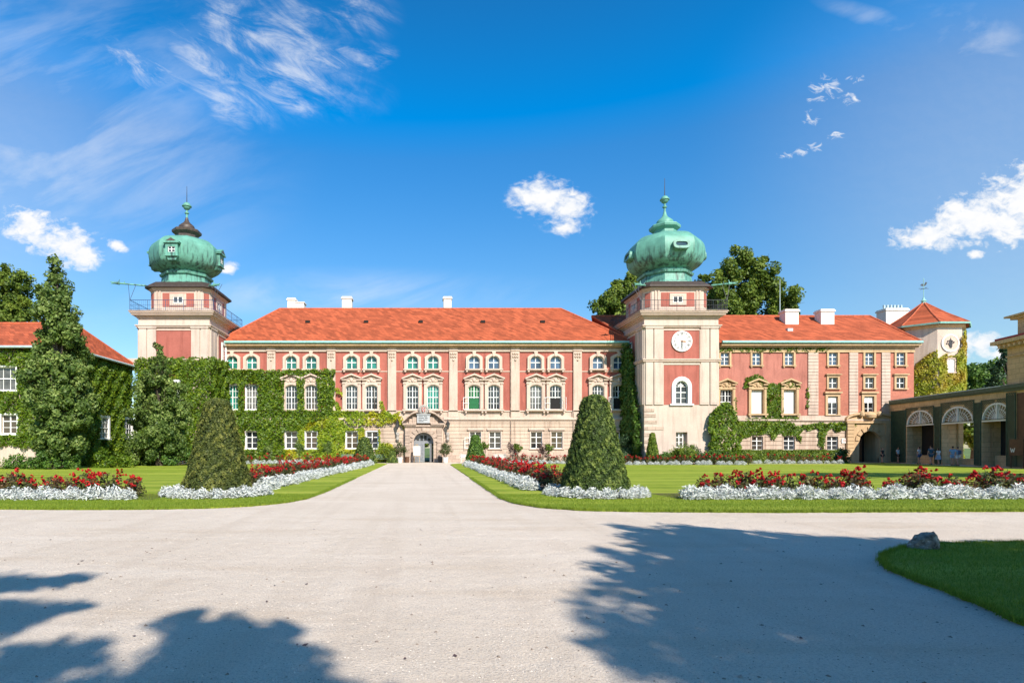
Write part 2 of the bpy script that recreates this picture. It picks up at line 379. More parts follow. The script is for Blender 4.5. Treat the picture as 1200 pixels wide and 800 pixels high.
def pane_mesh(w, h, rise, mat):
    k = ('p', w, h, rise, mat.name)
    if k not in WC:
        mb = MB(); mb.prism([(x * .97, z * .98 + .01) for x, z in arcpath(w, h, rise)], .05, .075); WC[k] = mb.mesh('pane', mat)
    return WC[k]
def surround_upper(w, h, rise, mat):
    k = ('su', w, h, rise, mat.name)
    if k in WC: return WC[k]
    mb = MB(); f = .32
    mb.ring(arcpath(w, h, rise), arcpath(w + 2 * f, h + f * .8, rise * .9), -.29, -.02)
    mb.ring(arcpath(w + .08, h + .03, rise), arcpath(w + .2, h + .1, rise), -.33, -.286)
    mb.prism([(-.13, h - .05), (-.2, h + f + .14), (.2, h + f + .14), (.13, h - .05)], -.36, -.1)
    mb.box(-w / 2 - f - .08, w / 2 + f + .08, -.42, -.05, -.16, -.003)
    for s in (-1, 1): mb.box(s * (w / 2 + .2) - .1, s * (w / 2 + .2) + .1, -.36, -.1, -.36, -.162)
    WC[k] = mb.mesh('surround', mat); return WC[k]
def surround_hood(w, h, rise, mat, half=1.12, hood=1.25, side=True):
    k = ('sh', w, h, rise, mat.name, half)
    if k in WC: return WC[k]
    mb = MB(); top = h + hood
    o = [(-half + .06, 0), (-half + .06, h + .62), (-half + .06, h + .62)] ; 
    outer = [(-half + .1, 0)] + [((-half + .1) + (2 * half - .2) * i / 8, h + .60) for i in range(9)] + [(half - .1, 0)]
    mb.ring(arcpath(w, h, rise), outer, -.24, -.02)
    mb.ring(arcpath(w + .1, h + .05, rise), arcpath(w + .3, h + .17, rise), -.29, -.236)
    for s in (-1, 1):
        mb.box(min(s * (half - .34), s * (half - .12)), max(s * (half - .34), s * (half - .12)), -.285, -.236, .05, h + .1)
        mb.box(min(s * (half - .4), s * (half - .06)), max(s * (half - .4), s * (half - .06)), -.36, -.1, h + .1, h + .24)
        # raking cornice
        mb.prism([(s * half * 1.06, h + .62), (s * half * 1.06, h + .78), (0, top + .02), (0, top - .17)], -.50, -.05)
        mb.prism([(s * half * .96, h + .50), (s * half * .96, h + .618), (s * half * .5, h + .618), (s * half * .5, h + .50)], -.46, -.05)
    mb.prism([(-half * .9, h + .60), (half * .9, h + .60), (0, top - .2)], -.2, -.04)
    mb.lathe([(.02, -.0), (.17, .04), (.2, .1), (.12, .2), (.02, .22)], 8)   # cartouche boss, moved below
    n = 40; 
    vs = mb.v[-n:]; mb.v[-n:] = [(x, -.30 + z * -.35 if False else -.2 - z * .8, h + .55 + y * 1.3) for x, y, z in vs]
    for s in (-1, 1):
        mb.tube((s * .22, -.24, h + .34), (s * .55, -.26, h + .50), .09, .05, 6); mb.tube((s * .2, -.25, h + .72), (s * .5, -.25, h + .66), .07, .04, 6)
    mb.box(-half, half, -.40, -.05, -.18, -.003)
    for s in (-1, 1): mb.box(s * (half - .22) - .09, s * (half - .22) + .09, -.34, -.1, -.40, -.182)
    WC[k] = mb.mesh('surround', mat); return WC[k]
def surround_plain(w, h, mat, f=.16, hood=0, sill=True, d=.14, lug=False):
    k = ('sp', w, h, mat.name, f, hood, sill, lug)
    if k in WC: return WC[k]
    mb = MB(); mb.ring([(-w / 2, 0), (-w / 2, h), (w / 2, h), (w / 2, 0)], [(-w / 2 - f, 0), (-w / 2 - f, h + f), (w / 2 + f, h + f), (w / 2 + f, 0)], -d, -.02)
    if sill: mb.box(-w / 2 - f - .06, w / 2 + f + .06, -d - .10, -.03, -.12, -.003)
    if hood: mb.box(-w / 2 - f - .14, w / 2 + f + .14, -d - .16, -.03, h + f + .05, h + f + .05 + hood)
    if lug:
        for s in (-1, 1): mb.box(s * (w / 2 + f * .5) - .07, s * (w / 2 + f * .5) + .07, -d - .05, -.04, -.26, -.122)
    WC[k] = mb.mesh('surround', mat); return WC[k]
def window(parent, FM, cx, z0, w, h, rise=0, cols=2, rows=3, pane=None, sur=None, y=.12, fan=False, wall=0., label=None):
    w = round(w, 2); h = round(h, 2); rise = round(rise, 2)
    if pane is M['pane']: pane = M[random.choice(('pane', 'pane', 'pane2', 'pane3', 'pane4'))]
    mw = FM @ Matrix.Translation((cx, wall + y, z0))
    o = lm('window', sash_mesh(w, h, rise, cols, rows, fan), parent, mw)
    lm('pane', pane_mesh(w, h, rise, pane or M['pane']), o, mw)
    if sur: lm('surround', sur, o, FM @ Matrix.Translation((cx, wall, z0)))
    if label: o['label'] = label
    return o
ID = Matrix.Identity(4)
def FR(x, y, ang=0): return Matrix.Translation((x, y, 0)) @ Matrix.Rotation(ang, 4, 'Z')

# ------------------------------------------------------------------ main wing
D0 = 63.0; FM0 = FR(0, D0)
def px(p): return X(p)
def pz(p): return Z(p)
main = thing('palace_wing', 'long two-coloured palace front with the arched portal, between the two green-domed towers', 'palace', (0, D0, 0))
LX, RX = px(262), px(735.5)
up = [272.7, 295.5, 341.7, 365, 412.3, 435.5, 483.5, 507.5, 555.5, 578.5, 627.5, 650.7, 700.2, 724.5]
gr = [272.7, 295.5, 341.7, 365, 412.6, 436.2, 557, 580, 628.5, 652.3, 700, 725.8]
UW, UH, UR = 1.2, 1.42, .42; MW, MH, MR = 1.28, 2.68, .26; GW, GH = 1.26, 1.85
uz = pz(432.3); mz = pz(479.6); gz = pz(525.2)
holes = [(px(c) - UW / 2, px(c) + UW / 2, uz, uz + UH) for c in up] + [(px(c) - MW / 2, px(c) + MW / 2, mz, mz + MH) for c in up] + \
        [(px(c) - GW / 2, px(c) + GW / 2, gz, gz + GH) for c in gr]
PC = px(496.3); pw = 1.08
dh = (PC - pw, PC + pw, 0, 3.3)
eav = pz(402.5)
mb = MB(FM0); mb.slab(LX, RX, 0, eav, holes + [dh], 0, .4)
mb.box(LX, PC - 1.3, .4, 12.2, 0, eav); mb.box(PC + 1.3, RX, .4, 12.2, 0, eav); mb.box(PC - 1.3, PC + 1.3, .4, 12.2, 3.8, eav)
mb.box(PC - 1.3, PC - 1.1, 9, 12.2, 0, 3.8)
mb.build('wall', M['cream'], main)
# cream rusticated ground floor
zc0, zc1 = 1.05, pz(492)
grow = [(h[0] - .14, h[1] + .14, h[2] - .1, h[3] + .16) for h in holes[28:]] + [(PC - 2.25, PC + 2.25, 0, 9)]
mb = MB(FM0); mb.courses(LX, RX, zc0, zc1, grow, -.10, -.0)
mb.build('ashlar_courses', M['creamlow'], main)
mb = MB(FM0); mb.slab(LX, RX, 0, zc0 + .03, [(PC - 2.25, PC + 2.25, 0, 9)], -.16, -.0); mb.build('plinth', M['stone'], main)
mb = MB(FM0)
for a, b in ((LX, PC - 2.2), (PC + 2.2, RX)):
    mb.box(a, b, -.30, -.0, pz(491.8), pz(489.8)); mb.box(a, b, -.20, -.0, pz(489.8) + .002, pz(488.6)); mb.box(a, b, -.14, 0, pz(492) - .16, pz(491.8) - .002)
mb.box(LX, RX, -.10, 0, pz(482.2), pz(480.8))
mb.build('string_course', M['trim'], main)
# red fields
pil = [250.5, 318.4, 388.5, 459.5, 531.2, 603.6, 676.3, 748]
bays = [(max(LX, px(a + 4.6)), min(RX, px(b - 4.6))) for a, b in zip(pil, pil[1:])]
for i, (a, b) in enumerate(bays):
    mb = MB(FM0); mb.slab(a, b, pz(480.6), pz(435.8), holes, -.05, -.002); mb.slab(a, b, pz(434.6), pz(412.4), holes, -.05, -.002)
    mb.build('red_panel', M['red'], main)
    mb = MB(FM0); mb.box(a, b, -.10, -.002, pz(435.7), pz(434.7)); mb.box(a, b, -.22, -.002, pz(412.2), pz(409.6)); mb.box(a, b, -.32, -.002, pz(409.5), pz(408.9)); mb.box(a, b, -.13, -.002, pz(408.8), pz(405.5))
    mb.build('entablature', M['trim'], main)
for p in pil[1:-1]:
    x = px(p); w = .46; mb = MB(FM0)
    mb.box(x - w, x + w, -.26, -.003, pz(481), pz(405.2)); mb.box(x - w - .06, x + w + .06, -.34, -.004, pz(411.6), pz(410.2))
    mb.box(x - w - .05, x + w + .05, -.32, -.004, pz(481), pz(480))
    for k, q in enumerate((414, 417.5, 421.5)):
        for s in (-1, 0, 1):
            if k == 2 and s: continue
            mb.lathe([(.0, 0), (.1, .05), (.13, .14), (.07, .26), (0, .3)], 6, (x + s * .24, -.28)); n = 30
            mb.v[-n:] = [(v[0], v[1], v[2] + pz(q) - .2) for v in mb.v[-n:]]
    mb.build('pilaster', M['cream'], main)
    mb = MB(FM0); mb.box(x - w - .1, x + w + .1, -.16, -.003, pz(488.4), pz(482.4)); mb.build('pilaster_base', M['trim'], main)
for i, c in enumerate(up):
    window(main, FM0, px(c), uz, UW, UH, UR, 2, 2, M['paneteal'] if i < 8 else M['paneblue'], surround_upper(UW, UH, UR, M['trim']), y=.02)
for i, c in enumerate(up):
    op = i in (8, 11, 13)
    window(main, FM0, px(c), mz, MW, MH, MR, 4, 4, M['panegreen'] if i == 8 else (M['paneteal'] if i in (0, 7) else M['pane']),
           surround_plain(MW, MH, M['frame'], .1, 0, True, .10) if i < 2 else surround_hood(MW, MH, MR, M['trim']), y=.02)
for i, c in enumerate(gr):
    window(main, FM0, px(c), gz, GW, GH, 0, 2, 3, M['pane'], surround_plain(GW, GH, M['frame'] if i < 6 else M['trim'], .09 if i < 6 else .12, 0 if i < 6 else .2), y=.04)
# open casement leaves
def leaf_sash(parent, x, z, w, h, ang, hinge, FM=FM0, y=-.32):
    mb = MB(FM @ Matrix.Translation((x, y, z)) @ Matrix.Rotation(ang, 4, 'Z'))
    a, b = (0, w) if hinge > 0 else (-w, 0)
    mb.ring([(a + .05, .05), (a + .05, h - .05), (b - .05, h - .05), (b - .05, .05)], [(a, 0), (a, h), (b, h), (b, 0)], -.02, .02, closed=True)
    mb.box(a + .04, b - .04, -.012, .012, h / 2 - .02, h / 2 + .02)
    mb.build('open_casement', M['frame'], parent)
leaf_sash(main, px(555.5) - .64, mz, .62, 1.3, R(18), -1); leaf_sash(main, px(650.7) + .66, mz, .62, 1.3, R(-55), 1)
leaf_sash(main, px(650.7) - .66, mz, .62, 1.3, R(15), -1); leaf_sash(main, px(724.5) - .66, mz, .6, 1.35, R(20), -1)
leaf_sash(main, px(557) - .62, gz, .6, 1.2, R(12), -1)
for c in (555.5, 650.7, 724.5):
    mb = MB(FM0); mb.box(px(c) - .5, px(c) + .5, -.02, .0, mz + .08, mz + 1.24); mb.build('curtain_or_dark_sheet', M['panegreen'] if c == 555.5 else M['dark'], main)  # one green curtain; the other two are dark sheets standing for unlit rooms
# roof
ez = pz(401.2); 
def hip_roof(name, x0, x1, y0, y1, ze, rx0, rx1, ry, zr, parent, mat, ov=.5, t=.16):
    mb = MB(); a = (x0, y0, ze); b = (x1, y0, ze); c = (x1, y1, ze); d = (x0, y1, ze); e = (rx0, ry, zr); f = (rx1, ry, zr)
    n = 0; vs = [a, b, c, d, e, f]
    mb.add(vs, [(0, 1, 5, 4), (1, 2, 5), (2, 3, 4, 5), (3, 0, 4)])
    mb.add([(x, y, z - t) for x, y, z in (a, b, c, d)], [(0, 3, 2, 1)])
    mb.add([a, b, c, d] + [(x, y, z - t) for x, y, z in (a, b, c, d)], [(0, 4, 5, 1), (1, 5, 6, 2), (2, 6, 7, 3), (3, 7, 4, 0)])
    o = mb.build(name, mat, parent)
    mb = MB()
    for p, q in ((e, f), (a, e), (d, e), (b, f), (c, f)): 
        if (Vector(p) - Vector(q)).length > .3: mb.tube(p, q, .13, n=8)
    mb.build('ridge_cap', M['ridge'], o, smooth=True)
    return o
rf = hip_roof('roof', LX - .45, RX + .4, D0 - .75, 75.8, ez, X(328, 69), X(657, 69), 69, Z(361.8, 69), main, M['roof'])
def gutter(parent, x0, x1, y, z):
    mb = MB(); mb.tube((x0, y, z), (x1, y, z), .12, n=10); mb.box(x0, x1, y - .02, y + .14, z + .02, z + .16); mb.build('gutter', M['teal'], parent)
    mb = MB(); mb.box(x0, x1, y + .12, D0 - .0, z - .34, z - .12); mb.box(x0, x1, D0 - .42, D0 - .001, z - .50, z - .345); mb.build('eave_cornice', M['gold'], parent)
gutter(main, LX - .4, RX, D0 - .85, ez - .12)
for p, hh in ((598.3, 1), (671.6, 1), (733.8, 2), (262.8, 2)):
    mb = MB(FM0); mb.tube((px(p), -.2, pz(538)), (px(p), -.2, pz(403)), .055 if hh == 1 else .08, n=8)
    mb.build('downpipe', M['stone'] if hh == 1 else M['iron'], main)
def roofz(y): return ez + (y - (D0 - .75)) * (Z(361.8, 69) - ez) / (69 - D0 + .75)
for p in (360.5, 429, 493, 566, 636):
    y = 65.9; x = X(p, y); z = roofz(y); mb = MB()
    mb.add([(x - .26, y - .1, z), (x + .26, y - .1, z), (x + .26, y + .25, z + .25), (x - .26, y + .25, z + .25), (x - .24, y - .2, z + .26), (x + .24, y - .2, z + .26), (x + .24, y + .3, z + .36), (x - .24, y + .3, z + .36)],
           [(0, 1, 5, 4), (1, 2, 6, 5), (2, 3, 7, 6), (3, 0, 4, 7), (4, 5, 6, 7)]); mb.build('roof_vent', M['black'], rf)
def chimney(parent, x0, x1, y0, y1, z0, z1, step=None):
    mb = MB(); mb.box(x0, x1, y0, y1, z0, z1 - .3); mb.box(x0 - .1, x1 + .1, y0 - .1, y1 + .1, z1 - .3, z1 - .12); mb.box(x0 - .02, x1 + .02, y0 - .02, y1 + .02, z1 - .118, z1)
    if step: mb.box(x1 + .01, x1 + step, y0 + .05, y1 - .05, z0, z1 - .62); mb.box(x1 + .02, x1 + step + .08, y0 - .02, y1 + .02, z1 - .618, z1 - .5)
    mb.build('chimney', M['chim'], parent)
chimney(rf, X(338, 70), X(347, 70), 69.5, 70.9, 17.4, Z(350, 70), 1.05); chimney(rf, X(401.5, 70), X(412.5, 70), 69.5, 70.7, 17.4, Z(348.5, 70)); chimney(rf, X(519.8, 70), X(528.8, 70), 69.5, 70.7, 17.4, Z(348.5, 70))
# portal
por = MB(FM0)
def archpts(w, zs, n=15): return [(-w, 0), (-w, zs)] + [(-w * math.cos(PI * i / n), zs + w * math.sin(PI * i / n)) for i in range(1, n)] + [(w, zs), (w, 0)]
inn = [(PC + x, z) for x, z in archpts(pw, 2.22)]
out = []
for i in range(len(inn)):
    t = i / (len(inn) - 1); x, z = inn[i]
    if i < 2: out.append((PC - 2.05, z if i == 0 else 2.9))
    elif i >= len(inn) - 2: out.append((PC + 2.05, z if i == len(inn) - 1 else 2.9))
    else:
        k = (i - 2) / (len(inn) - 5); out.append((PC - 2.05 + 4.1 * k, 3.92))
por.ring(inn, out, -.45, .38)
por.ring([(PC + x * 1.02, z * 1.004) for x, z in archpts(pw, 2.22)], [(PC + x * 1.2, z) for x, z in archpts(pw, 2.3)], -.52, -.452)
for i in range(9):      # voussoirs
    a = PI * (i + .5) / 9; c, s = math.cos(a), math.sin(a); u = (-s * .16, c * .16)
    por.prism([(PC + c * 1.2 - u[0], 2.22 + s * 1.2 - u[1]), (PC + c * 1.75 - u[0] * 1.4, 2.22 + s * 1.62 - u[1] * 1.2), (PC + c * 1.75 + u[0] * 1.4, 2.22 + s * 1.62 + u[1] * 1.2), (PC + c * 1.2 + u[0], 2.22 + s * 1.2 + u[1])], -.55, -.45)
for s in (-1, 1):
    for k in range(9): por.box(PC + s * 1.75 - .27, PC + s * 1.75 + .27, -.60, -.452, .25 + k * .38, .25 + k * .38 + .34)
    por.box(PC + s * 1.75 - .33, PC + s * 1.75 + .33, -.66, -.44, 0, .245)
por.box(PC - 2.15, PC + 2.15, -.62, 0, 3.93, 4.1); por.box(PC - 2.3, PC - .8, -.78, 0, 4.102, 4.3); por.box(PC + .8, PC + 2.3, -.78, 0, 4.102, 4.3)
por.box(PC - 1.6, PC + 1.6, -.3, 0, 4.302, 4.8); 
for s in (-1, 1):
    a0 = [(PC + s * (2.35 - 1.75 * t), 4.3 + 1.15 * math.sin(t * PI / 2)) for t in [i / 8 for i in range(9)]]
    a1 = [(x, z + .2) for x, z in a0]; por.ring(a0, a1, -.82, -.05)
    por.box(PC + s * .9 - .3, PC + s * .9 + .3, -.4, -.05, 4.302, 5.0)
por.build('portal', M['stone'], main)
mb = MB(FM0); mb.box(PC - .70, PC + .70, -.62, -.05, 4.32, 5.2); mb.box(PC - .78, PC + .78, -.7, -.05, 5.2, 5.3); plq = mb.build('plaque', M['plaque'], main)
mb = MB(FM0)
for r, ws in ((5.04, (.5, .34)), (4.86, (.62, .3)), (4.68, (.4, .5)), (4.5, (.56,))):
    x = PC - .55
    for w in ws: mb.box(x, x + w, -.628, -.615, r - .035, r + .035); x += w + .08
mb.build('inscription', M['ink'], plq)
mb = MB(FM0); mb.lathe([(0, 0), (.5, .0), (.55, .08), (.42, .16), (.36, .12), (0, .2)], 20); mb.M = None
mb.v = [(PC + x, D0 - .45 - (z - 0) * 1.2, pz(480.5) + (y - D0)) for x, y, z in mb.v]
for a in range(0, 360, 30):
    mb.tube((PC + .42 * math.cos(R(a)), D0 - .5, pz(480.5) + .42 * math.sin(R(a))), (PC + .66 * math.cos(R(a)), D0 - .5, pz(480.5) + .62 * math.sin(R(a))), .1, .05, 6)
crs = mb.build('crest', M['grey'], main, smooth=True)
mb = MB(FM0); mb.prism([(PC - .2, pz(480.5) + .25), (PC + .2, pz(480.5) + .25), (PC + .19, pz(480.5) - .08), (PC, pz(480.5) - .3), (PC - .19, pz(480.5) - .08)], -.74, -.6); mb.build('shield', M['crest'], crs)
mb = MB(FM0); mb.box(PC - .04, PC + .04, -.75, -.742, pz(480.5) - .25, pz(480.5) + .24); mb.box(PC - .18, PC + .18, -.75, -.742, pz(480.5) + .0, pz(480.5) + .07); mb.build('cross', M['plaque'], crs)
# door: left leaf closed, right leaf ajar
mb = MB(FM0); mb.prism([(PC - pw, .02), (PC - pw, 2.22)] + [(PC - pw * math.cos(PI * i / 12), 2.22 + pw * math.sin(PI * i / 12)) for i in range(1, 12)] + [(PC + pw, 2.22), (PC + pw, 2.1), (PC + .12, 2.1), (PC + .12, .02)], .28, .36)
for a, b, c, d in ((-.95, -.55, .3, 1.1), (-.45, -.05, .3, 1.1), (-.95, -.55, 1.3, 2.0), (-.45, -.05, 1.3, 2.0)):
    mb.ring([(PC + a + .05, c + .05), (PC + a + .05, d - .05), (PC + b - .05, d - .05), (PC + b - .05, c + .05)], [(PC + a, c), (PC + a, d), (PC + b, d), (PC + b, c)], .25, .279, closed=True)
dr = mb.build('door', M['door'], main)
mb = MB(FM0)
for a in (-.62, -.2, .2, .62): mb.box(PC + a - .15, PC + a + .15, .26, .278, 2.4, 2.4 + (1.0 - abs(a)) * .7)
mb.build('fanlight', M['pane'], dr)
mb = MB(FM0 @ Matrix.Translation((PC + 1.05, .4, 0)) @ Matrix.Rotation(R(70), 4, 'Z')); mb.box(-.9, 0, 0, .06, .03, 2.08); mb.build('door', M['door'], main)
# ------------------------------------------------------------------ right wing
RW = thing('palace_wing', 'pink and orange wing with white boarded windows, between the clock tower and the arcade', 'palace', (43, D0, 0))
A0x, A1x = px(840), px(1070.5)
t1 = [849, 886, 924, 975.5, 1018, 1054.5]; zt = pz(428); tw, th = .98, 1.38
sm = [975.5, 1018, 1054.5]; zs_ = pz(455); sh = 1.2
th3 = [975, 1017.5]; z3 = pz(485.5); h3 = 2.0; w3 = 1.1
lw = [850, 886.5, 924.2]; zl = pz(484.6); lh = 2.62; lw_ = 1.36
gg = [887, 924.2, 974.8]; zg = pz(527); gh = 1.5; gw = 1.24
holes = [(px(c) - tw / 2, px(c) + tw / 2, zt, zt + th) for c in t1] + [(px(c) - tw / 2, px(c) + tw / 2, zs_, zs_ + sh) for c in sm] + \
        [(px(c) - w3 / 2, px(c) + w3 / 2, z3, z3 + h3) for c in th3] + [(px(c) - lw_ / 2, px(c) + lw_ / 2, zl, zl + lh) for c in lw] + \
        [(px(c) - gw / 2, px(c) + gw / 2, zg, zg + gh) for c in gg]
PR = px(1016.5); prw = 1.14; hd = (PR - prw, PR + prw, 0, pz(505))
mb = MB(FM0); mb.slab(A0x, A1x, 0, eav, holes + [hd], 0.01, .4); mb.box(RX + .01, PR - 1.3, .4, 11.2, 0, eav); mb.box(PR + 1.3, A1x, .4, 11.2, 0, eav); mb.box(PR - 1.3, PR + 1.3, .4, 11.2, 4, eav); mb.box(PR - 1.3, PR + 1.3, 2.2, 11.2, 0, 4)
mb.box(A1x, A1x + 7, 6.5, 13, 0, 14.2)
mb.build('wall', M['gold'], RW)
grow = [(h[0] - .16, h[1] + .16, h[2] - .1, h[3] + .18) for h in holes[-3:]] + [(PR - 2.55, PR + 2.55, 0, 5.6)]
mb = MB(FM0); mb.courses(A0x, A1x, .5, pz(493), grow, -.10, .009, .45, .045); mb.build('ashlar_courses', M['creamlow'], RW)
mb = MB(FM0); mb.slab(A0x, A1x, 0, .5, [hd], -.15, .009); mb.build('plinth', M['gold'], RW)
mb = MB(FM0); mb.box(A0x, A1x, -.26, .009, pz(493) + .002, pz(491)); mb.box(A0x, A1x, -.14, .009, pz(491) + .002, pz(486.8)); mb.build('string_course', M['cream'], RW)
def redf(a, b, m):
    q = MB(FM0); q.slab(px(a), px(b), pz(486.5), pz(413.2), holes, -.05, .009); q.build('red_panel', m, RW)
redf(841, 946, M['pink']); redf(958.2, 994, M['redb']); redf(1004.6, 1032, M['redb']); redf(1042.4, 1070.5, M['redb'])
for a, b in ((946.2, 958), (994.2, 1004.4), (1032.2, 1042.2)):
    mb = MB(FM0); mb.courses(px(a), px(b), pz(486.5), pz(413), [], -.16, .009, .36, .04); mb.build('pilaster', M['cream'], RW)
mb = MB(FM0); mb.box(A0x, A1x, -.2, .009, pz(413), pz(408)); mb.build('entablature', M['gold'], RW)
for i, c in enumerate(t1): window(RW, FM0, px(c), zt, tw, th, 0, 2, 3, M['paneblue'], surround_plain(tw, th, M['gold'], .2, 0, True, .16, True), y=.05)
for c in sm: window(RW, FM0, px(c), zs_, tw, sh, 0, 2, 2, M['pane'], surround_plain(tw, sh, M['gold'], .22, .12, True, .16), y=.05)
for c in th3:
    o = window(RW, FM0, px(c), z3, w3, h3, 0, 2, 3, M['pane'], surround_plain(w3, h3, M['gold'], .26, .2, True, .16), y=.05)
    q = MB(FM0); q.box(px(c) - w3 / 2 + .09, px(c) + w3 / 2 - .09, .06, .09, z3 + h3 * .66, z3 + h3 - .09); q.build('blind', M['blind'], o)
for i, c in enumerate(lw):
    if i == 0: window(RW, FM0, px(c), zl, lw_, lh, 0, 4, 4, M['pane'], surround_hood(lw_, lh, .01, M['gold'], 1.08), y=.05)
    else:
        q = MB(FM0); n = 5; w = (lw_ - .06) / n
        q.box(px(c) - lw_ / 2, px(c) + lw_ / 2, .12, .16, zl, zl + lh)
        for k in range(n): q.box(px(c) - lw_ / 2 + .03 + k * w, px(c) - lw_ / 2 + .03 + k * w + w - .015, .08, .119, zl + .03, zl + lh - .03)
        o = q.build('boarded_window', M['blind'], RW); lm('surround', surround_hood(lw_, lh, .01, M['gold'], 1.08), o, FM0 @ Matrix.Translation((px(c), 0, zl)))
for c in gg: window(RW, FM0, px(c), zg, gw, gh, 0, 2, 3, M['pane'], surround_plain(gw, gh, M['creamlow'], .14, .0, True, .13), y=.05)
zr2 = Z(370.3, 68)
rf2 = hip_roof('roof', RX + .4, A1x + .25, D0 - .72, 74.6, ez + .02, X(694, 68), X(1019, 68), 68, zr2, RW, M['roof'])
gutter(RW, px(842), A1x + .3, D0 - .83, ez - .1)
def roofz2(y): return ez + (y - (D0 - .72)) * (zr2 - ez) / (68 - D0 + .72)
for p in (920.5, 962.2):
    y = 66.0; chimney(rf2, X(p, y), X(p + 15.5, y), y, y + 1.1, roofz2(y) - .3, Z(362, y))
chimney(rf2, X(1033, 71), X(1059, 71), 70.3, 71.8, 13.9, Z(362.5, 71))
mb = MB()
for k in range(6): x = X(1036 + k * 4, 71); mb.tube((x, 71, Z(362.5, 71)), (x, 71, Z(357.5, 71)), .13, n=8)
mb.build('flue_pipe', M['zinc'], rf2)
mb = MB(); mb.tube((X(914, 69.), 69., 16.8), (X(914, 69.), 69., Z(327, 69)), .06, .03, 6); mb.build('lightning_rod', M['zinc'], rf2)
mb = MB(); x = X(925, 64.6); z = roofz2(64.6); mb.box(x - .3, x + .3, 64.4, 64.9, z - .1, z + .22); mb.build('skylight', M['zinc'], rf2)
# gate portal
mb = MB(FM0)
inn = [(PR + x, z) for x, z in archpts(prw, pz(505) - prw)]; out = []
for i in range(len(inn)):
    if i < 2: out.append((PR - 2.5, inn[i][1]))
    elif i >= len(inn) - 2: out.append((PR + 2.5, inn[i][1]))
    else: out.append((PR - 2.5 + 5 * (i - 2) / (len(inn) - 5), 4.3))
mb.ring(inn, out, -.30, .009)
for s in (-1, 1): mb.courses(PR + s * 2.1 - .38, PR + s * 2.1 + .38, 0, 4.3, [], -.40, -.301, .4, .05)
for i in range(7):
    a = PI * (i + .5) / 7; c, s = math.cos(a), math.sin(a); u = (-s * .2, c * .2); zb = pz(505) - prw
    mb.prism([(PR + c * 1.16 - u[0], zb + s * 1.16 - u[1]), (PR + c * 1.6 - u[0] * 1.3, zb + s * 1.6 - u[1] * 1.3), (PR + c * 1.6 + u[0] * 1.3, zb + s * 1.6 + u[1] * 1.3), (PR + c * 1.16 + u[0], zb + s * 1.16 + u[1])], -.40, -.302)
mb.box(PR - 2.6, PR + 2.6, -.5, .009, 4.302, 4.5)
a0 = [(PR + 2.7 * math.sin(t), 4.5 + 1.05 * math.cos(t) ** .7 if math.cos(t) > 0 else 4.5) for t in [-PI / 2 + PI * i / 16 for i in range(17)]]
mb.prism([(PR - 2.7, 4.502)] + [(x, z - .22) for x, z in a0[1:-1]] + [(PR + 2.7, 4.502)], -.22, .009)
mb.ring([(x, max(4.503, z - .22)) for x, z in a0], [(x, z) for x, z in a0], -.52, .009)
mb.build('portal', M['gold'], RW)
mb = MB(FM0)
for s in (-1, 1): mb.lathe([(0, -.35), (.25, -.25), (.3, 0), (.2, .25), (0, .3)], 10, (PR + s * .95, -.42)); n = 50; mb.v[-n:] = [(v[0], v[1], v[2] + 5.35) for v in mb.v[-n:]]
mb.lathe([(0, -.5), (.55, -.3), (.62, 0), (.4, .3), (0, .42)], 12, (PR, -.36)); n = 60; mb.v[-n:] = [(v[0], v[1], v[2] + 5.2) for v in mb.v[-n:]]
mb.build('carved_relief', M['gold'], RW, smooth=True)
mb = MB(FM0 @ Matrix.Translation((PR - prw, .25, 0)) @ Matrix.Rotation(R(20), 4, 'Z')); mb.box(0, 1.1, 0, .08, .02, 2.6)
for k in range(3): mb.box(.1, 1., -.03, 0, .2 + k * .8, .85 + k * .8)
mb.build('door', M['brown'], RW)
mb = MB(FM0); mb.box(PR - 1.3, PR + 1.3, 2.15, 2.19, 0, 4); mb.box(PR - 1.3, PR + 1.3, .6, 2.1, 3.9, 3.98); mb.build('passage_dark_lining', M['dark'], RW)  # near-black back sheet and ceiling stand for the unlit depth of the gate
mb = MB(FM0); mb.box(px(985), px(992), -.2, -.11, pz(519), pz(513.5)); o = mb.build('notice_plate', M['blind'], RW)
mb = MB(FM0)
for k, w in enumerate((.5, .38, .45)): mb.box(px(988.5) - w / 2, px(988.5) + w / 2, -.208, -.201, pz(515 + k * 1.2), pz(514.5 + k * 1.2))
mb.build('inscription', M['crest'], o)
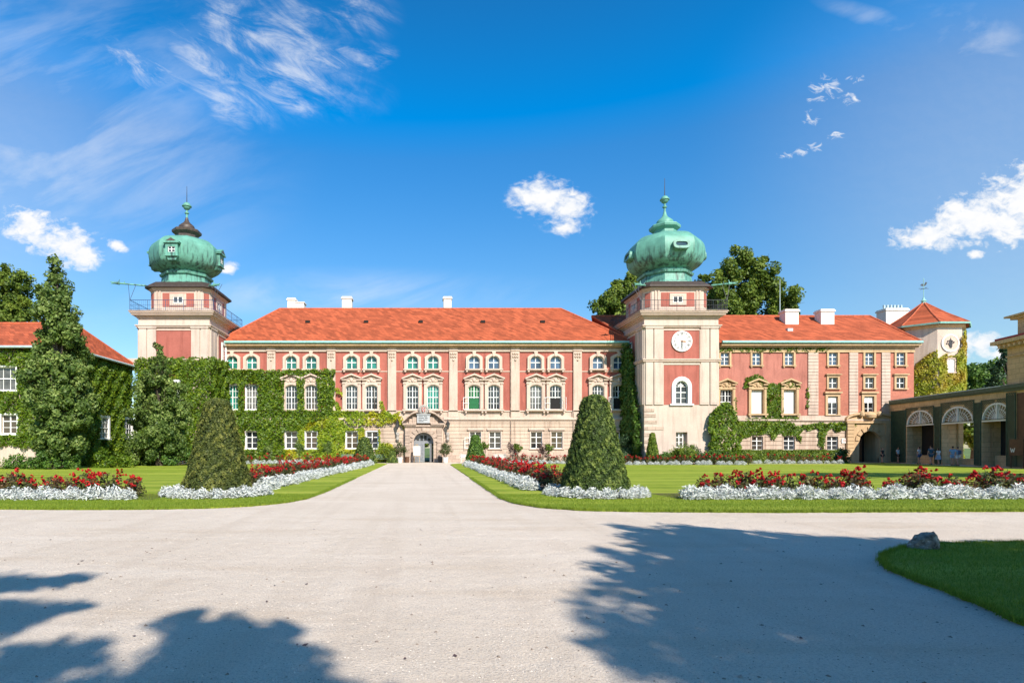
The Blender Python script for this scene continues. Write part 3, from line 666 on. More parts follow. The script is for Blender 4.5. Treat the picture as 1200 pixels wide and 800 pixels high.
# ------------------------------------------------------------------ towers
def smooth_prof(p, k=4):
    o = []; n = len(p)
    for i in range(n - 1):
        p0, p1, p2, p3 = p[max(0, i - 1)], p[i], p[i + 1], p[min(n - 1, i + 2)]
        if i < 8: o.append(p1); continue
        for j in range(k):
            t = j / k; o.append(tuple(.5 * (2 * b + (c - a) * t + (2 * a - 5 * b + 4 * c - d) * t * t + (3 * b - a - 3 * c + d) * t ** 3) for a, b, c, d in zip(p0, p1, p2, p3)))
    return o + [p[-1]]
def tower(label, cx, hx, clock):
    t = thing('tower', label, 'tower', (cx, 62, 0)); hy = 4.0; yc = 62.0; D = 58.0
    zt = lambda p: Z(p, D)
    FS = [FR(cx, yc - hy, 0), FR(cx + hx, yc, PI / 2), FR(cx, yc + hy, PI), FR(cx - hx, yc, -PI / 2)]; hw = [hx, hy, hx, hy]
    zc = zt(373)
    aw, ah, ar = 1.24, 2.35, .6 ; wz = zt(473)
    gw2, gh2, gz2 = .95, 1.55, zt(524)
    core = MB(); core.box(cx - hx + .5, cx + hx - .5, yc - hy + .5, yc + hy - .5, 0, zc); 
    for k in range(4):
        core.M = FS[k]; h = hw[k]; hl = []
        if clock and k == 0: hl = [(-aw / 2, aw / 2, wz, wz + ah), (-.55, .62, gz2, gz2 + gh2)]
        e = h if k in (0, 2) else h - .501
        core.slab(-e, e, 0, zc, hl, 0, .5 if k in (0, 2) else .5)
    core.build('wall', M['white'], t)
    for k in (0, 1, 3):
        f = FS[k]; h = hw[k]; mb = MB(f)
        A = h - .12; prs = [(A - .75, A), (A - 1.72, A - .86)]
        if k != 0: prs = [(A - .75, A), (A - 1.6, A - .86)]
        for a, b in prs:
            for s in (-1, 1):
                x0, x1 = sorted((s * a, s * b))
                mb = MB(f); mb.box(x0, x1, -.12, -.002, zt(474), zt(424.5)); mb.box(x0, x1, -.12, -.002, zt(420), zt(385)); 
                mb.box(x0 - .05, x1 + .05, -.2, -.003, zt(384.8), zt(382.2)); mb.box(x0 + .1, x1 - .1, -.135, -.121, zt(472), zt(426))
                mb.build('corner_pilaster', M['white'], t)
        ph = 1.83 if k == 0 else 1.7
        pan = MB(f)
        pan.slab(-ph, ph, zt(474), zt(427.5), [(-aw / 2, aw / 2, wz, wz + ah)] if clock and k == 0 else [], -.03, -.002)
        o = pan.build('red_panel', M['red'], t)
        pan = MB(f); pan.box(-ph, ph, -.03, -.002, zt(420), zt(387.2)); pan.build('red_panel', M['red'], t)
        mb = MB(f); 
        for z0, z1 in ((474, 427.5), (420, 387.2)):
            mb.ring([(-ph, zt(z0)), (-ph, zt(z1)), (ph, zt(z1)), (ph, zt(z0))], [(-ph - .1, zt(z0)), (-ph - .1, zt(z1) + .1), (ph + .1, zt(z1) + .1), (ph + .1, zt(z0))], -.09, -.002)
        mb.build('panel_frame', M['trim'], t)
        if k != 0:
            wzz = zt(416); window(t, f, 0.0, wzz, 1.0, 1.7, 0, 2, 3, M['pane'], surround_plain(1.0, 1.7, M['frame'], .22, 0), y=-.04)
    mb = MB()
    def sq(o, z0, z1): mb.box(cx - hx - o, cx + hx + o, yc - hy - o, yc + hy + o, z0, z1)
    sq(.16, zt(423.8), zt(422)); sq(.24, zt(422) + .001, zt(420.4)); sq(.18, zt(383.5), zt(382)); sq(.26, zt(382) + .001, zt(380.8)); 
    sq(.12, zt(373.2), zt(371.5)); sq(.28, zt(371.5) + .001, zt(370)); sq(.5, zt(370) + .001, zt(368)); sq(.62, zt(368) + .001, zt(366.3))
    mb.build('cornice', M['trim'], t)
    mb = MB(); mb.box(cx - hx - .7, cx + hx + .7, yc - hy - .7, yc + hy + .7, zt(366.3) + .001, zt(365.2)); mb.build('balcony_floor', M['stone'], t)
    zb = zt(365.2)
    # railing
    mb = MB(); ax, ay = hx + .58, hy + .58; rh = 1.05
    c4 = [(cx - ax, yc - ay), (cx + ax, yc - ay), (cx + ax, yc + ay), (cx - ax, yc + ay)]
    for i in range(4):
        p, q = Vector((*c4[i], 0)), Vector((*c4[(i + 1) % 4], 0)); n = int((q - p).length / .2)
        for z, r in ((rh, .028), (.55, .012), (.12, .018)): mb.tube(p + Vector((0, 0, zb + z)), q + Vector((0, 0, zb + z)), r, n=5)
        for k in range(n):
            v = p.lerp(q, k / n); big = k % 9 == 0; mb.tube(v + Vector((0, 0, zb)), v + Vector((0, 0, zb + rh)), .028 if big else .0085, n=5 if big else 4)
    mb.build('railing', M['iron'] if clock else M['rail'], t)
    if clock:
        window(t, FS[0], 0, wz, aw, ah, ar, 2, 4, M['pane'], None, y=.14, fan=True)
        mb = MB(FS[0]); mb.ring([(x, z + wz) for x, z in arcpath(aw, ah, ar - .01)], [(x, z + wz) for x, z in arcpath(aw + .78, ah + .42, .98)], -.14, .3); mb.box(-1.2, 1.2, -.2, -.002, wz - .16, wz - .002); mb.build('arch_frame', M['frame'], t)
        o = window(t, FS[0], -.12, gz2, gw2 - .1, gh2, 0, 2, 3, M['pane'], None, y=.3)
        mb = MB(FS[0]); 
        for i, (w, dz) in enumerate([(1.0, 0), (1.15, .55), (1.3, 1.2), (1.95, 1.85), (1.05, 2.5), (.8, 3.2), (1.1, 3.8), (.85, 4.4)]): mb.box(-hx - .03, -hx + w, -.045 - .004 * (i % 3), .3, 5.6 - dz - .32, 5.6 - dz)
        mb.build('corner_quoins', M['stone'], t)
        # clock
        zk = zt(400); g = MB(FS[0])
        circ = lambda r, n=32: [(r * math.cos(2 * PI * i / n), zk + r * math.sin(2 * PI * i / n)) for i in range(n)]
        g.prism(circ(.93), -.12, -.031); ck = g.build('clock_face', M['clock'], t)
        g = MB(FS[0]); g.ring(circ(.90), circ(1.05), -.17, -.031, closed=True); g.ring(circ(.60), circ(.615), -.124, -.1195, closed=True); g.build('clock_rim', M['clock'], ck)
        g = MB(FS[0]); g.ring(circ(.56), circ(.585), -.127, -.121, closed=True); g.ring(circ(.875), circ(.895), -.127, -.121, closed=True)
        num = ['XII', 'I', 'II', 'III', 'IIII', 'V', 'VI', 'VII', 'VIII', 'IX', 'X', 'XI']
        for i, s in enumerate(num):
            a = PI / 2 - i * PI / 6; cxn, czn = .745 * math.cos(a), zk + .745 * math.sin(a); rot = a - PI / 2
            ws = {'I': .05, 'X': .11, 'V': .10}; tot = sum(ws[ch] + .012 for ch in s); u = -tot / 2
            def st(u0, v0, u1, v1, w=.018):
                w *= 1.5; v0 *= 1.25; v1 *= 1.25
                P = []
                for uu, vv in ((u0 - w, v0), (u1 - w, v1), (u1 + w, v1), (u0 + w, v0)):
                    P.append((cxn + uu * math.cos(rot) - vv * math.sin(rot), czn + uu * math.sin(rot) + vv * math.cos(rot)))
                g.prism(P, -.127, -.121)
            for ch in s:
                w = ws[ch]; m = u + w / 2
                if ch == 'I': st(m, -.085, m, .085, .013)
                if ch == 'V': st(m - w / 2, .085, m, -.085); st(m + w / 2, .085, m, -.085, .007)
                if ch == 'X': st(m - w / 2, .085, m + w / 2, -.085); st(m + w / 2, .085, m - w / 2, -.085, .007)
                u += w + .012
        g.build('numerals', M['ink'], ck)
        def hand(nm, ang, L, w, m, yy):
            g = MB(FS[0] @ Matrix.Translation((0, 0, zk)) @ Matrix.Rotation(-ang, 4, 'Y')); g.prism([(-w * .6, -.15), (-w, L * .6), (0, L), (w, L * .6), (w * .6, -.15)], yy - .015, yy); g.build(nm, m, ck)
        hand('hour_hand', R(-95), .5, .07, M['brass'], -.15); hand('minute_hand', R(180), .72, .05, M['ink'], -.18)
    # drum
    k = 1.0 if clock else .945; dz = 1.0
    dx, dy, ch = 3.28 * k, 3.15 * k, .62; z0 = zb + .001; z1 = Z(336.5, 59.2)
    plan = [(cx - dx + ch, yc - dy), (cx + dx - ch, yc - dy), (cx + dx, yc - dy + ch), (cx + dx, yc + dy - ch), (cx + dx - ch, yc + dy), (cx - dx + ch, yc + dy), (cx - dx, yc + dy - ch), (cx - dx, yc - dy + ch)]
    mb = MB(); mb.plan(plan, z0, z1); mb.build('drum_wall', M['white'], t)
    grow = lambda o: [(cx + (x - cx) * (1 + o / dx), yc + (y - yc) * (1 + o / dy)) for x, y in plan]
    mb = MB(); mb.plan(grow(.1), z0, z0 + .3); mb.plan(grow(.08), z1 - .42, z1 - .3); mb.plan(grow(.2), z1 - .299, z1 - .15); mb.build('drum_moulding', M['trim'], t)
    zz0, zz1 = z0 + .75, z1 - .65
    for ang, cxx, cyy in ((0, cx, yc - dy), (-PI / 2, cx - dx, yc), (PI / 2, cx + dx, yc)):
        f = FR(cxx, cyy, ang); pw_ = 1.72 * k
        mb = MB(f); mb.slab(-pw_, pw_, zz0, zz1, [(-.52, .52, zz0 + .3, zz1 - .35)], -.04, -.002); mb.build('red_panel', M['red'], t)
        wzh = zz1 - zz0; 
        mb = MB(f); mb.ring([(-.52, zz0 + .38), (-.52, zz1 - .38), (.52, zz1 - .38), (.52, zz0 + .38)], [(-.86, zz0 + .1), (-.86, zz1 - .1), (.86, zz1 - .1), (.86, zz0 + .1)], -.12, -.003, closed=True); mb.build('window_surround', M['trim'], t)
        window(t, f, 0, zz0 + .38, 1.0, zz1 - zz0 - .76, 0, 2, 1, M['pane'], None, y=-.08)
        for q in (-2.3, -1.98, 1.98, 2.3): mb = MB(f); mb.box(q * k - .09, q * k + .09, -.08, -.002, z0 + .3, z1 - .42); mb.build('pilaster_strip', M['cream'], t)
    for sx in (-1, 1):
        f = FR(cx + sx * (dx - ch / 2), yc - dy + ch / 2, sx * PI / 4); mb = MB(f); mb.box(-.27, .27, -.05, -.002, zz0, zz1); mb.build('red_panel', M['red'], t)
    mb = MB(); n = 8
    e0 = grow(.5); e1 = grow(-.1); zz = z1 + .55
    vs = [(x, y, z1 - .12) for x, y in e0] + [(x, y, z1 + .04) for x, y in e0] + [(x, y, zz) for x, y in e1] + [(x, y, z1 - .149) for x, y in grow(.22)]
    fs = [(i, (i + 1) % n, n + (i + 1) % n, n + i) for i in range(n)] + [(n + i, n + (i + 1) % n, 2 * n + (i + 1) % n, 2 * n + i) for i in range(n)] + [tuple(range(2 * n, 3 * n))] + [(i, 3 * n + i, 3 * n + (i + 1) % n, (i + 1) % n) for i in range(n)]
    mb.add(vs, fs); mb.build('drum_eave', M['eave'], t)
    # dome, eight flat facets
    B = z1 + .1; kr = .845 if clock else .80; kz = 1.0 if clock else .93
    def pr(l): return [(r * kr / .9239, B + (z - 18.35) * kz) for r, z in l]
    if not clock: cx = cx - .35
    dm = MB(); prof = [(3.45, 18.55), (3.3, 18.95), (3.0, 19.1), (2.88, 19.9), (3.1, 19.98), (3.18, 20.2), (2.9, 20.32), (2.85, 20.45), (3.3, 20.62), (3.8, 20.95), (4.15, 21.4), (4.33, 22.0), (4.36, 22.6), (4.26, 23.1), (4.0, 23.55), (3.6, 23.9), (3.0, 24.2), (2.4, 24.4), (1.9, 24.52), (1.5, 24.62)]
    dm.lathe(smooth_prof(pr(prof)), 8, (cx, yc), PI / 8); dome = dm.build('dome', M['copper'], t, smooth=True)
    dm = MB(); dm.lathe(pr([(1.35, 24.5), (1.32, 25.05), (1.72, 25.3), (1.78, 25.5), (1.72, 25.62), (1.1, 25.8)]), 8, (cx, yc), PI / 8); dm.build('lantern_neck', M['copper'] if clock else M['browncopper'], t)
    dm = MB(); dm.lathe(pr([(.95, 25.7), (1.0, 26.0), (.92, 26.2), (.6, 26.45), (.32, 26.7), (.2, 27.0), (.16, 27.2)]), 12, (cx, yc), 0); dm.build('small_onion', M['copper'] if clock else M['browncopper'], t, smooth=True)
    dm = MB(); dm.lathe(pr([(.13, 27.1), (.12, 27.6), (.26, 27.7), (.26, 27.8), (.12, 27.85), (.12, 28.1)]), 10, (cx, yc), 0)
    rb = .42; bc = B + (28.55 - 18.35) * kz; dm.lathe([(max(.02, rb * math.sin(a)), bc - rb * math.cos(a)) for a in [PI * i / 10 for i in range(11)]], 14, (cx, yc)); dm.lathe([(.5, bc - .05), (.5, bc + .05)], 14, (cx, yc))
    dm.build('finial_ball', M['copper'], t, smooth=True)
    dm = MB(); dm.tube((cx, yc, bc + .35), (cx, yc, B + (30.9 - 18.35) * kz), .05, .02, 6); dm.build('spire_rod', M['iron'], t)
    if clock:
        for ang in (0, -PI / 2, PI / 2):
            f = FR(cx, yc, ang) @ Matrix.Translation((0, -3.92, B + 3.95)) @ Matrix.Rotation(R(-10), 4, 'X')
            el = lambda a, b, n=20: [(a * np.sign(math.cos(q)) * abs(math.cos(q)) ** .6, b * np.sign(math.sin(q)) * abs(math.sin(q)) ** .6) for q in [2 * PI * i / n for i in range(n)]]
            g = MB(f); g.ring(el(.6, .24), el(.86, .50), -.22, .4, closed=True); o = g.build('dome_window', M['copper'], t); g = MB(f); g.prism(el(.62, .27), -.12, -.05); g.build('pane', M['pane'], o)
    else:
        for ang in (0, PI / 2, -PI / 2):
            f = FR(cx, yc, ang) @ Matrix.Translation((0, -3.6, B + 2.85)) @ Matrix.Scale(.86, 4); 
            g = MB(f); g.slab(-.72, .72, .05, 1.5, [(-.42, .42, .45, 1.1)], -.25, 1.4); g.box(-.95, .95, -.45, 1.2, 1.502, 1.64)
            g.prism([(-1., 1.642), (1., 1.642), (0, 2.25)], -.42, 1.6); g.prism([(-.72, .048), (.72, .048), (.45, -.45), (-.45, -.45)], -.1, 1.2); g.box(-.82, .82, -.33, -.1, -.03, .049)
            o = g.build('dormer', M['copper'], t); window(o, f, 0, .45, .84, .65, 0, 2, 2, M['pane'], None, y=-.18)
            g = MB(f); g.prism([(-.62, 1.72), (.62, 1.72), (0, 2.1)], -.43, -.425); g.build('dormer_gable_panel', M['browncopper'], o)
    if not clock: cx = cx + .35
    # dragon spouts at the eave corners
    for sx, sy in ((-1, -1), (1, -1)):
        e = Vector((cx + sx * (dx + .12), yc + sy * (dy + .12), z1 + .06)); d = Vector((sx * .93, -.36, 0)).normalized()
        g = MB(); L = (1.7 if clock else 2.6) if (sx < 0) != clock else .7
        g.tube(e, e + d * L * .6, .09, .075, 8); g.tube(e + d * L * .6, e + d * L, .075, .1, 8)
        h = e + d * L; g.tube(h - d * .1, h + d * .5, .17, .09, 8); g.tube(h + d * .5, h + d * .75 + Vector((0, 0, .1)), .09, .03, 6); g.tube(h + d * .4 - Vector((0, 0, .05)), h + d * .7 - Vector((0, 0, .15)), .06, .02, 6)
        g.tube(h, h + Vector((0, 0, .42)) - d * .1, .08, .02, 6); g.tube(h - d * .5, h - d * .6 + Vector((0, 0, .3)), .06, .02, 6)
        g.build('dragon_spout', M['copper'], t, smooth=True)
        g = MB(); low = Vector((cx + sx * (hx + .58), yc - hy - .58, zb + 1.0)); g.tube(e + d * 1.7, low, .022, n=5); g.tube(e + d * 1.0, low, .022, n=5); g.build('stay_rod', M['iron'], t)
    return t
T2 = tower('clock tower with smooth green onion dome, white clock on a red panel', 26.3, 3.78, True)
T1 = tower('dormered tower with green dome and dark brown neck, lower half under dark ivy', -25.4, 3.63, False)
# ------------------------------------------------------------------ octagonal turret
TX, TY = 58.2, 66.2
tu = thing('turret', 'octagonal corner turret with red pointed roof, its wall covered by yellowing creeper', 'tower', (TX, TY, 0))
mb = MB(); mb.lathe([(3.55, 0), (3.55, 15.2)], 8, (TX, TY), PI / 8); mb.build('wall', M['white'], tu)
mb = MB(); mb.lathe([(3.57, 14.9), (3.85, 15.1), (3.85, 15.3)], 8, (TX, TY), PI / 8); mb.build('cornice', M['gold'], tu)
mb = MB(); mb.lathe([(4.2, 15.35), (4.2, 15.42), (2.1, 16.85), (.15, 18.4)], 8, (TX, TY), PI / 8); rt = mb.build('roof', M['roof'], tu)
mb = MB()
for i in range(8):
    a = PI / 8 + i * PI / 4; P = [(TX + r * math.cos(a), TY + r * math.sin(a), z) for r, z in ((4.2, 15.42), (2.1, 16.85), (.15, 18.4))]
    mb.tube(P[0], P[1], .09, n=6); mb.tube(P[1], P[2], .09, n=6)
mb.build('ridge_cap', M['ridge'], rt)
mb = MB(); mb.lathe([(4.27, 15.22), (4.33, 15.4), (4.21, 15.415), (4.15, 15.22)], 8, (TX, TY), PI / 8, cap=False); mb.build('gutter', M['teal'], tu)
mb = MB(); mb.lathe([(.4, 18.1), (.18, 18.5), (.28, 18.65), (.1, 18.9), (.05, 19.1)], 8, (TX, TY)); mb.tube((TX, TY, 19.), (TX, TY, 21.3), .035, n=6)
mb.build('finial', M['teal'], tu)
mb = MB(Matrix.Translation((TX, TY, 20.1)) @ Matrix.Scale(.75, 4) @ Matrix.Translation((-TX, -TY, -20.1))); mb.tube((TX - .75, TY, 20.1), (TX + .75, TY, 20.1), .03, n=5); mb.tube((TX, TY - .6, 20.1), (TX, TY + .6, 20.1), .03, n=5)
mb.prism([(TX - .55, 20.6), (TX - .25, 20.85), (TX + .1, 20.7), (TX + .3, 21.1), (TX + .55, 21.05), (TX + .35, 20.65), (TX + .1, 20.45), (TX - .3, 20.5)], TY - .02, TY + .02)
mb.build('weather_vane', M['iron'], tu)
f = FR(TX, TY, 0) @ Matrix.Rotation(R(0), 4, 'Z') @ Matrix.Translation((0, -3.285, 0))
def on_face(ang): return FR(TX, TY, ang) @ Matrix.Translation((0, -3.285, 0))
f = on_face(0)
zk = 13.15; g = MB(f); circ = lambda r, n=28: [(r * math.cos(2 * PI * i / n), zk + r * math.sin(2 * PI * i / n)) for i in range(n)]
g.prism(circ(.86), -.09, -.002); ck = g.build('sundial_disc', M['cream'], tu)
g = MB(f); g.ring(circ(.84), circ(.98), -.12, -.002, closed=True); g.build('rim', M['clock'], ck)
g = MB(f)
for i in range(18): 
    a = random.uniform(0, 2 * PI); r = random.uniform(.0, .5); u, v = r * math.cos(a), zk + r * math.sin(a); g.prism([(u - .09, v), (u, v + .11), (u + .1, v + .02), (u + .02, v - .1)], -.13 - .002 * i, -.089)
g.prism([(-.1, zk - .55), (-.16, zk + .1), (0, zk + .6), (.16, zk + .1), (.12, zk - .55)], -.12, -.088)
g.build('painted_figure', M['ink'], ck)
for z in (9.95, 6.0, ): window(tu, f, 0.05, z, .8, 1.45, 0, 2, 2, M['blind'] if z > 9 else M['pane'], surround_plain(.8, 1.45, M['cream'], .14), y=-.06)
# ------------------------------------------------------------------ arcade (local: x along towards viewer, y into the building)
ang = math.atan2(-15.6, -3.1); tv = Vector((-3.1, -15.6, 0)).normalized(); wv = Vector((-tv.y, tv.x, 0))
AM = Matrix(((tv.x, wv.x, 0, 51.4), (tv.y, wv.y, 0, 62.5), (0, 0, 1, 0), (0, 0, 0, 1)))
ar = thing('arcade', 'shaded arcade of three fanlight arches with green trellis, between the gate and the pavilion', 'arcade', tuple(AM @ Vector((8, 0, 0))))
bays_ = [(2.7, 6.8), (8.0, 12.0), (13.0, 16.2)]
mb = MB(AM)
hl = [(a, b, 0, 3.98) for a, b in bays_]; 
mb.slab(0, 16.2, 0, 4.6, hl, 0, .6)
# arched zone
def archslab(mb, a, b, z0, z1, y0, y1, ry, n=16):
    c = (a + b) / 2; r = (b - a) / 2; prev = a
    pts = [(c - r * math.cos(PI * i / n), z0 + ry * math.sin(PI * i / n)) for i in range(n + 1)]
    for p, q in zip(pts, pts[1:]): mb.prism([p, q, (q[0], z1), (p[0], z1)], y0, y1)
mb2 = MB(AM); edges = [0.] + [v for b in bays_ for v in b] + [16.2]
mb2.slab(0, 16.2, 0, 3.98, hl, 0, .6)
for a, b in zip(edges[0::2], edges[1::2]):
    if b > a: mb2.box(a, b, 0, .6, 3.98, 5.75)
for a, b in bays_: archslab(mb2, a, b, 3.98, 5.75, 0, .6, 1.45)
mb2.box(0, 16.2, -.0, .6, 5.75, 6.3)
mb2.box(0, 16.2, 1.4, 1.8, 4.2, 6.4); mb2.slab(0, 16.2, 0, 4.2, [(7.9, 12.1, .6, 4.2)], 1.4, 1.8)
for q in (2.0, 7.2, 12.3): mb2.box(q, q + .6, .6, 1.4, 0, 5.2)
mb2.box(-.4, 0, 0, 2.4, 0, 6.4)
mb2.build('wall', M['tan'], ar)
for a, b, z in ((2.75, 6.75, .85), (13.05, 16.15, .95)): mb = MB(AM); mb.box(a, b, .9, 1.2, 0, z); mb.build('parapet', M['tan'], ar); mb = MB(AM); mb.box(a, b, 1.32, 1.38, z, 4.1); mb.build('opening_dark_panel', M['dark'], ar)  # near-black panels before the back wall stand for the shade inside the openings
mb = MB(AM); mb.box(0, 16.2, -.25, 2.8, 6.42, 6.72); mb.box(0, 16.2, -.15, .7, 6.302, 6.418); mb.build('roof_edge', M['trellis'], ar)
mb = MB(AM); mb.box(0, 16.2, -.3, 2.85, 6.722, 6.80); mb.build('flashing', M['zinc'], ar)
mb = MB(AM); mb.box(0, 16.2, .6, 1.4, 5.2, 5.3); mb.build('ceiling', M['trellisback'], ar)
# green trellis panels on piers and spandrels
def trellis(mb, a, b, z0, z1, y=-.06, st=.22, bar=.022, cut=None):
    mb.ring([(a + .05, z0 + .05), (a + .05, z1 - .05), (b - .05, z1 - .05), (b - .05, z0 + .05)], [(a, z0), (a, z1), (b, z1), (b, z0)], y - .04, y + .03, closed=True)
    W, H = b - a, z1 - z0; k = -H
    while k < W:
        for sgn in (1, -1):
            p = []; 
            for u in np.linspace(0, 1, 2): p.append(u)
            x0, x1 = k, k + H; u0 = max(0, x0); u1 = min(W, x1)
            if u1 - u0 > .02:
                za, zb_ = (u0 - x0), (u1 - x0)
                if sgn < 0: za, zb_ = H - za, H - zb_
                if not cut:
                    mb.prism([(a + u0 - bar, z0 + za), (a + u1 - bar, z0 + zb_), (a + u1 + bar, z0 + zb_), (a + u0 + bar, z0 + za)], y - .012 * sgn - .012, y - .012 * sgn)
                else:
                    m = max(1, int((u1 - u0) / .3))
                    for q in range(m):
                        ua, ub = u0 + (u1 - u0) * q / m, u0 + (u1 - u0) * (q + 1) / m
                        qa, qb = za + (zb_ - za) * q / m, za + (zb_ - za) * (q + 1) / m
                        if cut(a + (ua + ub) / 2, z0 + (qa + qb) / 2): continue
                        mb.prism([(a + ua - bar, z0 + qa), (a + ub - bar, z0 + qb), (a + ub + bar, z0 + qb), (a + ua + bar, z0 + qa)], y - .012 * sgn - .012, y - .012 * sgn)
        k += st
mb = MB(AM); 
for a, b in ((0.1, 2.5), (7.0, 7.85), (12.15, 12.9)): trellis(mb, a, b, .1, 5.6, st=.2, bar=.028)
def incut(x, z):
    for a, b in bays_:
        c, r = (a + b) / 2, (b - a) / 2 + .12
        if z < 3.95 and a < x < b: return True
        if ((x - c) / r) ** 2 + ((z - 3.98) / 1.6) ** 2 < 1: return True
    return False
trellis(mb, 2.6, 6.9, 4.0, 5.75, cut=incut, st=.2, bar=.028); trellis(mb, 7.9, 12.1, 4.0, 5.9, cut=incut, st=.2, bar=.028); trellis(mb, 12.95, 16.2, 4.0, 5.75, cut=incut, st=.2, bar=.028)
mb.build('trellis', M['trellis'], ar)
mb = MB(AM)
for a, b in ((0.1, 2.5), (7.0, 7.85), (12.15, 12.9)): mb = MB(AM); mb.box(a, b, -.035, -.003, .05, 5.6); mb.build('trellis_backing', M['trellis'], ar)
for a, b in bays_:
    c, r = (a + b) / 2, (b - a) / 2; g = MB(AM); pts = lambda k, kz: [(c - r * k * math.cos(PI * i / 20), 3.98 + 1.45 * kz * math.sin(PI * i / 20)) for i in range(21)]
    g.ring(pts(.93, .9), pts(1.0, 1.0), -.05, .12); g.box(a, b, -.06, .12, 3.86, 4.0); g.box(c - .06, c + .06, -.04, .1, 4.0, 5.36)
    o = g.build('fanlight_frame', M['frame'], ar)
    g = MB(AM); 
    for i in range(1, 14):
        q = PI * i / 14; g.tube((c - r * .12 * math.cos(q), .04, 4.02 + .14 * math.sin(q)), (c - r * .95 * math.cos(q), .04, 4.0 + 1.36 * math.sin(q)), .03, n=4)
    for kk in (.35, .62): g.ring(pts(kk, kk), pts(kk + .03, kk + .03), .02, .06)
    g.build('fan_bars', M['blind'], o)
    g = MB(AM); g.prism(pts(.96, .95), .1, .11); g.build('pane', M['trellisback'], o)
# pavilion
pv = thing('pavilion', 'tall tan stone pavilion with bracketed cornice, cut off at the end of the arcade', 'building', tuple(AM @ Vector((20, 0, 0))))
mb = MB(AM); mb.box(16.21, 25, -.35, 8, 0, 9.75); mb.box(16.3, 25, .3, 7.5, 10.6, 12.1); mb.build('wall', M['tan'], pv)
mb = MB(AM); mb.box(15.5, 25.5, -1.1, 8.6, 10.1, 10.38); mb.box(15.8, 25.3, -.8, 8.4, 9.98, 10.098); mb.box(16.1, 25.1, -.5, 8.1, 9.752, 9.978); mb.box(15.9, 25.2, 0.05, 7.9, 12.1, 12.3); mb.box(15.6, 25.4, -.2, 8.1, 12.302, 12.45)
mb.box(16.15, 25, -.45, -.352, 9.0, 9.12); mb.build('cornice', M['tan'], pv)
mb = MB(AM)
for i in range(18): mb.box(16.1 + i * .5, 16.1 + i * .5 + .22, -.95, -.502, 9.76, 9.976)
mb.build('dentils', M['tan'], pv)
mb = MB(AM); mb.box(15.7, 25, -.9, 8.3, 10.382, 10.6); mb.build('red_roof_edge', M['redd'], pv)
mb = MB(AM); mb.box(16.0, 25, -.7, -.352, 6.42, 6.72); mb.box(16.05, 25, -.55, -.352, 6.2, 6.418); mb.build('string_course', M['trellis'], pv)
mb = MB(AM); mb.box(16.25, 17.1, -.40, -.352, .1, 5.9); mb.build('trellis_backing', M['trellisback'], pv)
mb = MB(AM); trellis(mb, 16.25, 17.15, .1, 6.1, y=-.45, st=.2, bar=.035); mb.build('trellis', M['trellis'], pv)
mb = MB(AM); mb.box(17.2, 19.6, -.38, -.352, 1.9, 6.0); dk = mb.build('opening_dark_panel', M['brown'], pv)
mb = MB(AM); trellis(mb, 17.2, 25, .1, 1.6, y=-.45, st=.2, bar=.03); mb.build('low_trellis', M['trellis'], pv)
sg = thing('notice_board', 'dark notice board with a white W beside the trellis of the pavilion', 'sign', tuple(AM @ Vector((17.6, -.8, 0))))
mb = MB(AM); mb.box(17.25, 18.6, -.95, -.88, 1.0, 2.3); mb.box(17.3, 17.36, -.9, -.85, 0, 1.0); mb.box(18.5, 18.56, -.9, -.85, 0, 1.0); mb.build('board', M['brown'], sg)
mb = MB(AM)
for (x0, z0, x1, z1) in ((0, .36, .1, 0), (.1, 0, .2, .3), (.2, .3, .3, 0), (.3, 0, .4, .36)):
    mb.prism([(17.4 + x0 - .035, 1.25 + z0), (17.4 + x1 - .035, 1.25 + z1), (17.4 + x1 + .035, 1.25 + z1), (17.4 + x0 + .035, 1.25 + z0)], -.965, -.951)
mb.build('letter', M['clock'], sg)
# ------------------------------------------------------------------ left wing
lwg = thing('palace_wing', 'ivy covered side wing under an orange hipped roof, behind the tall tree', 'palace', (-45, 52.5, 0))
ze = 9.95; fl = FR(0, 47)
wl = [(X(7, 47), Z(457, 47), 1.75, 1.9), (X(11.5, 47), Z(508, 47), 1.3, 1.55), (X(7, 47) - 4.5, Z(457, 47), 1.75, 1.9), (X(10, 47) - 4.5, Z(508, 47), 1.3, 1.55)]
hl = [(x - w / 2, x + w / 2, z, z + h) for x, z, w, h in wl]
mb = MB(fl); mb.slab(-64, -29.9, 0, ze, hl, 0, .4); mb.box(-64, -29.9, .4, 11, 0, ze); mb.build('wall', M['white'], lwg)
fs = FR(-29.9, 52.5, PI / 2)
for x, z, w, h in wl: window(lwg, fl, x, z, w, h, 0, 3 if w > 1.5 else 2, 2 if w > 1.5 else 3, M['pane'], surround_plain(w, h, M['frame'], .16), y=.1)
for p in (120, 148):
    d = -29.9 / ((p - VX) / F); window(lwg, fs, d - 52.5, Z(513.5, d), 1.5, 1.95, 0, 3, 4, M['pane'], surround_plain(1.5, 1.95, M['frame'], .2, d=.22), y=-.14)
hip_roof('roof', -65, -29.4, 46.5, 58.4, ze, -62, X(86, 52.5), 52.5, Z(379, 52.5), lwg, M['roof'])
mb = MB(); mb.tube((-65, 46.4, ze - .1), (-29.3, 46.4, ze - .1), .11, n=8); mb.tube((-29.3, 46.4, ze - .1), (-29.3, 58.4, ze - .1), .11, n=8); mb.build('gutter', M['zinc'], lwg)
mb = MB(); mb.box(-30.3, -28.9, 57.9, 62, ze - .3, ze + .75); mb.build('parapet', M['white'], lwg)
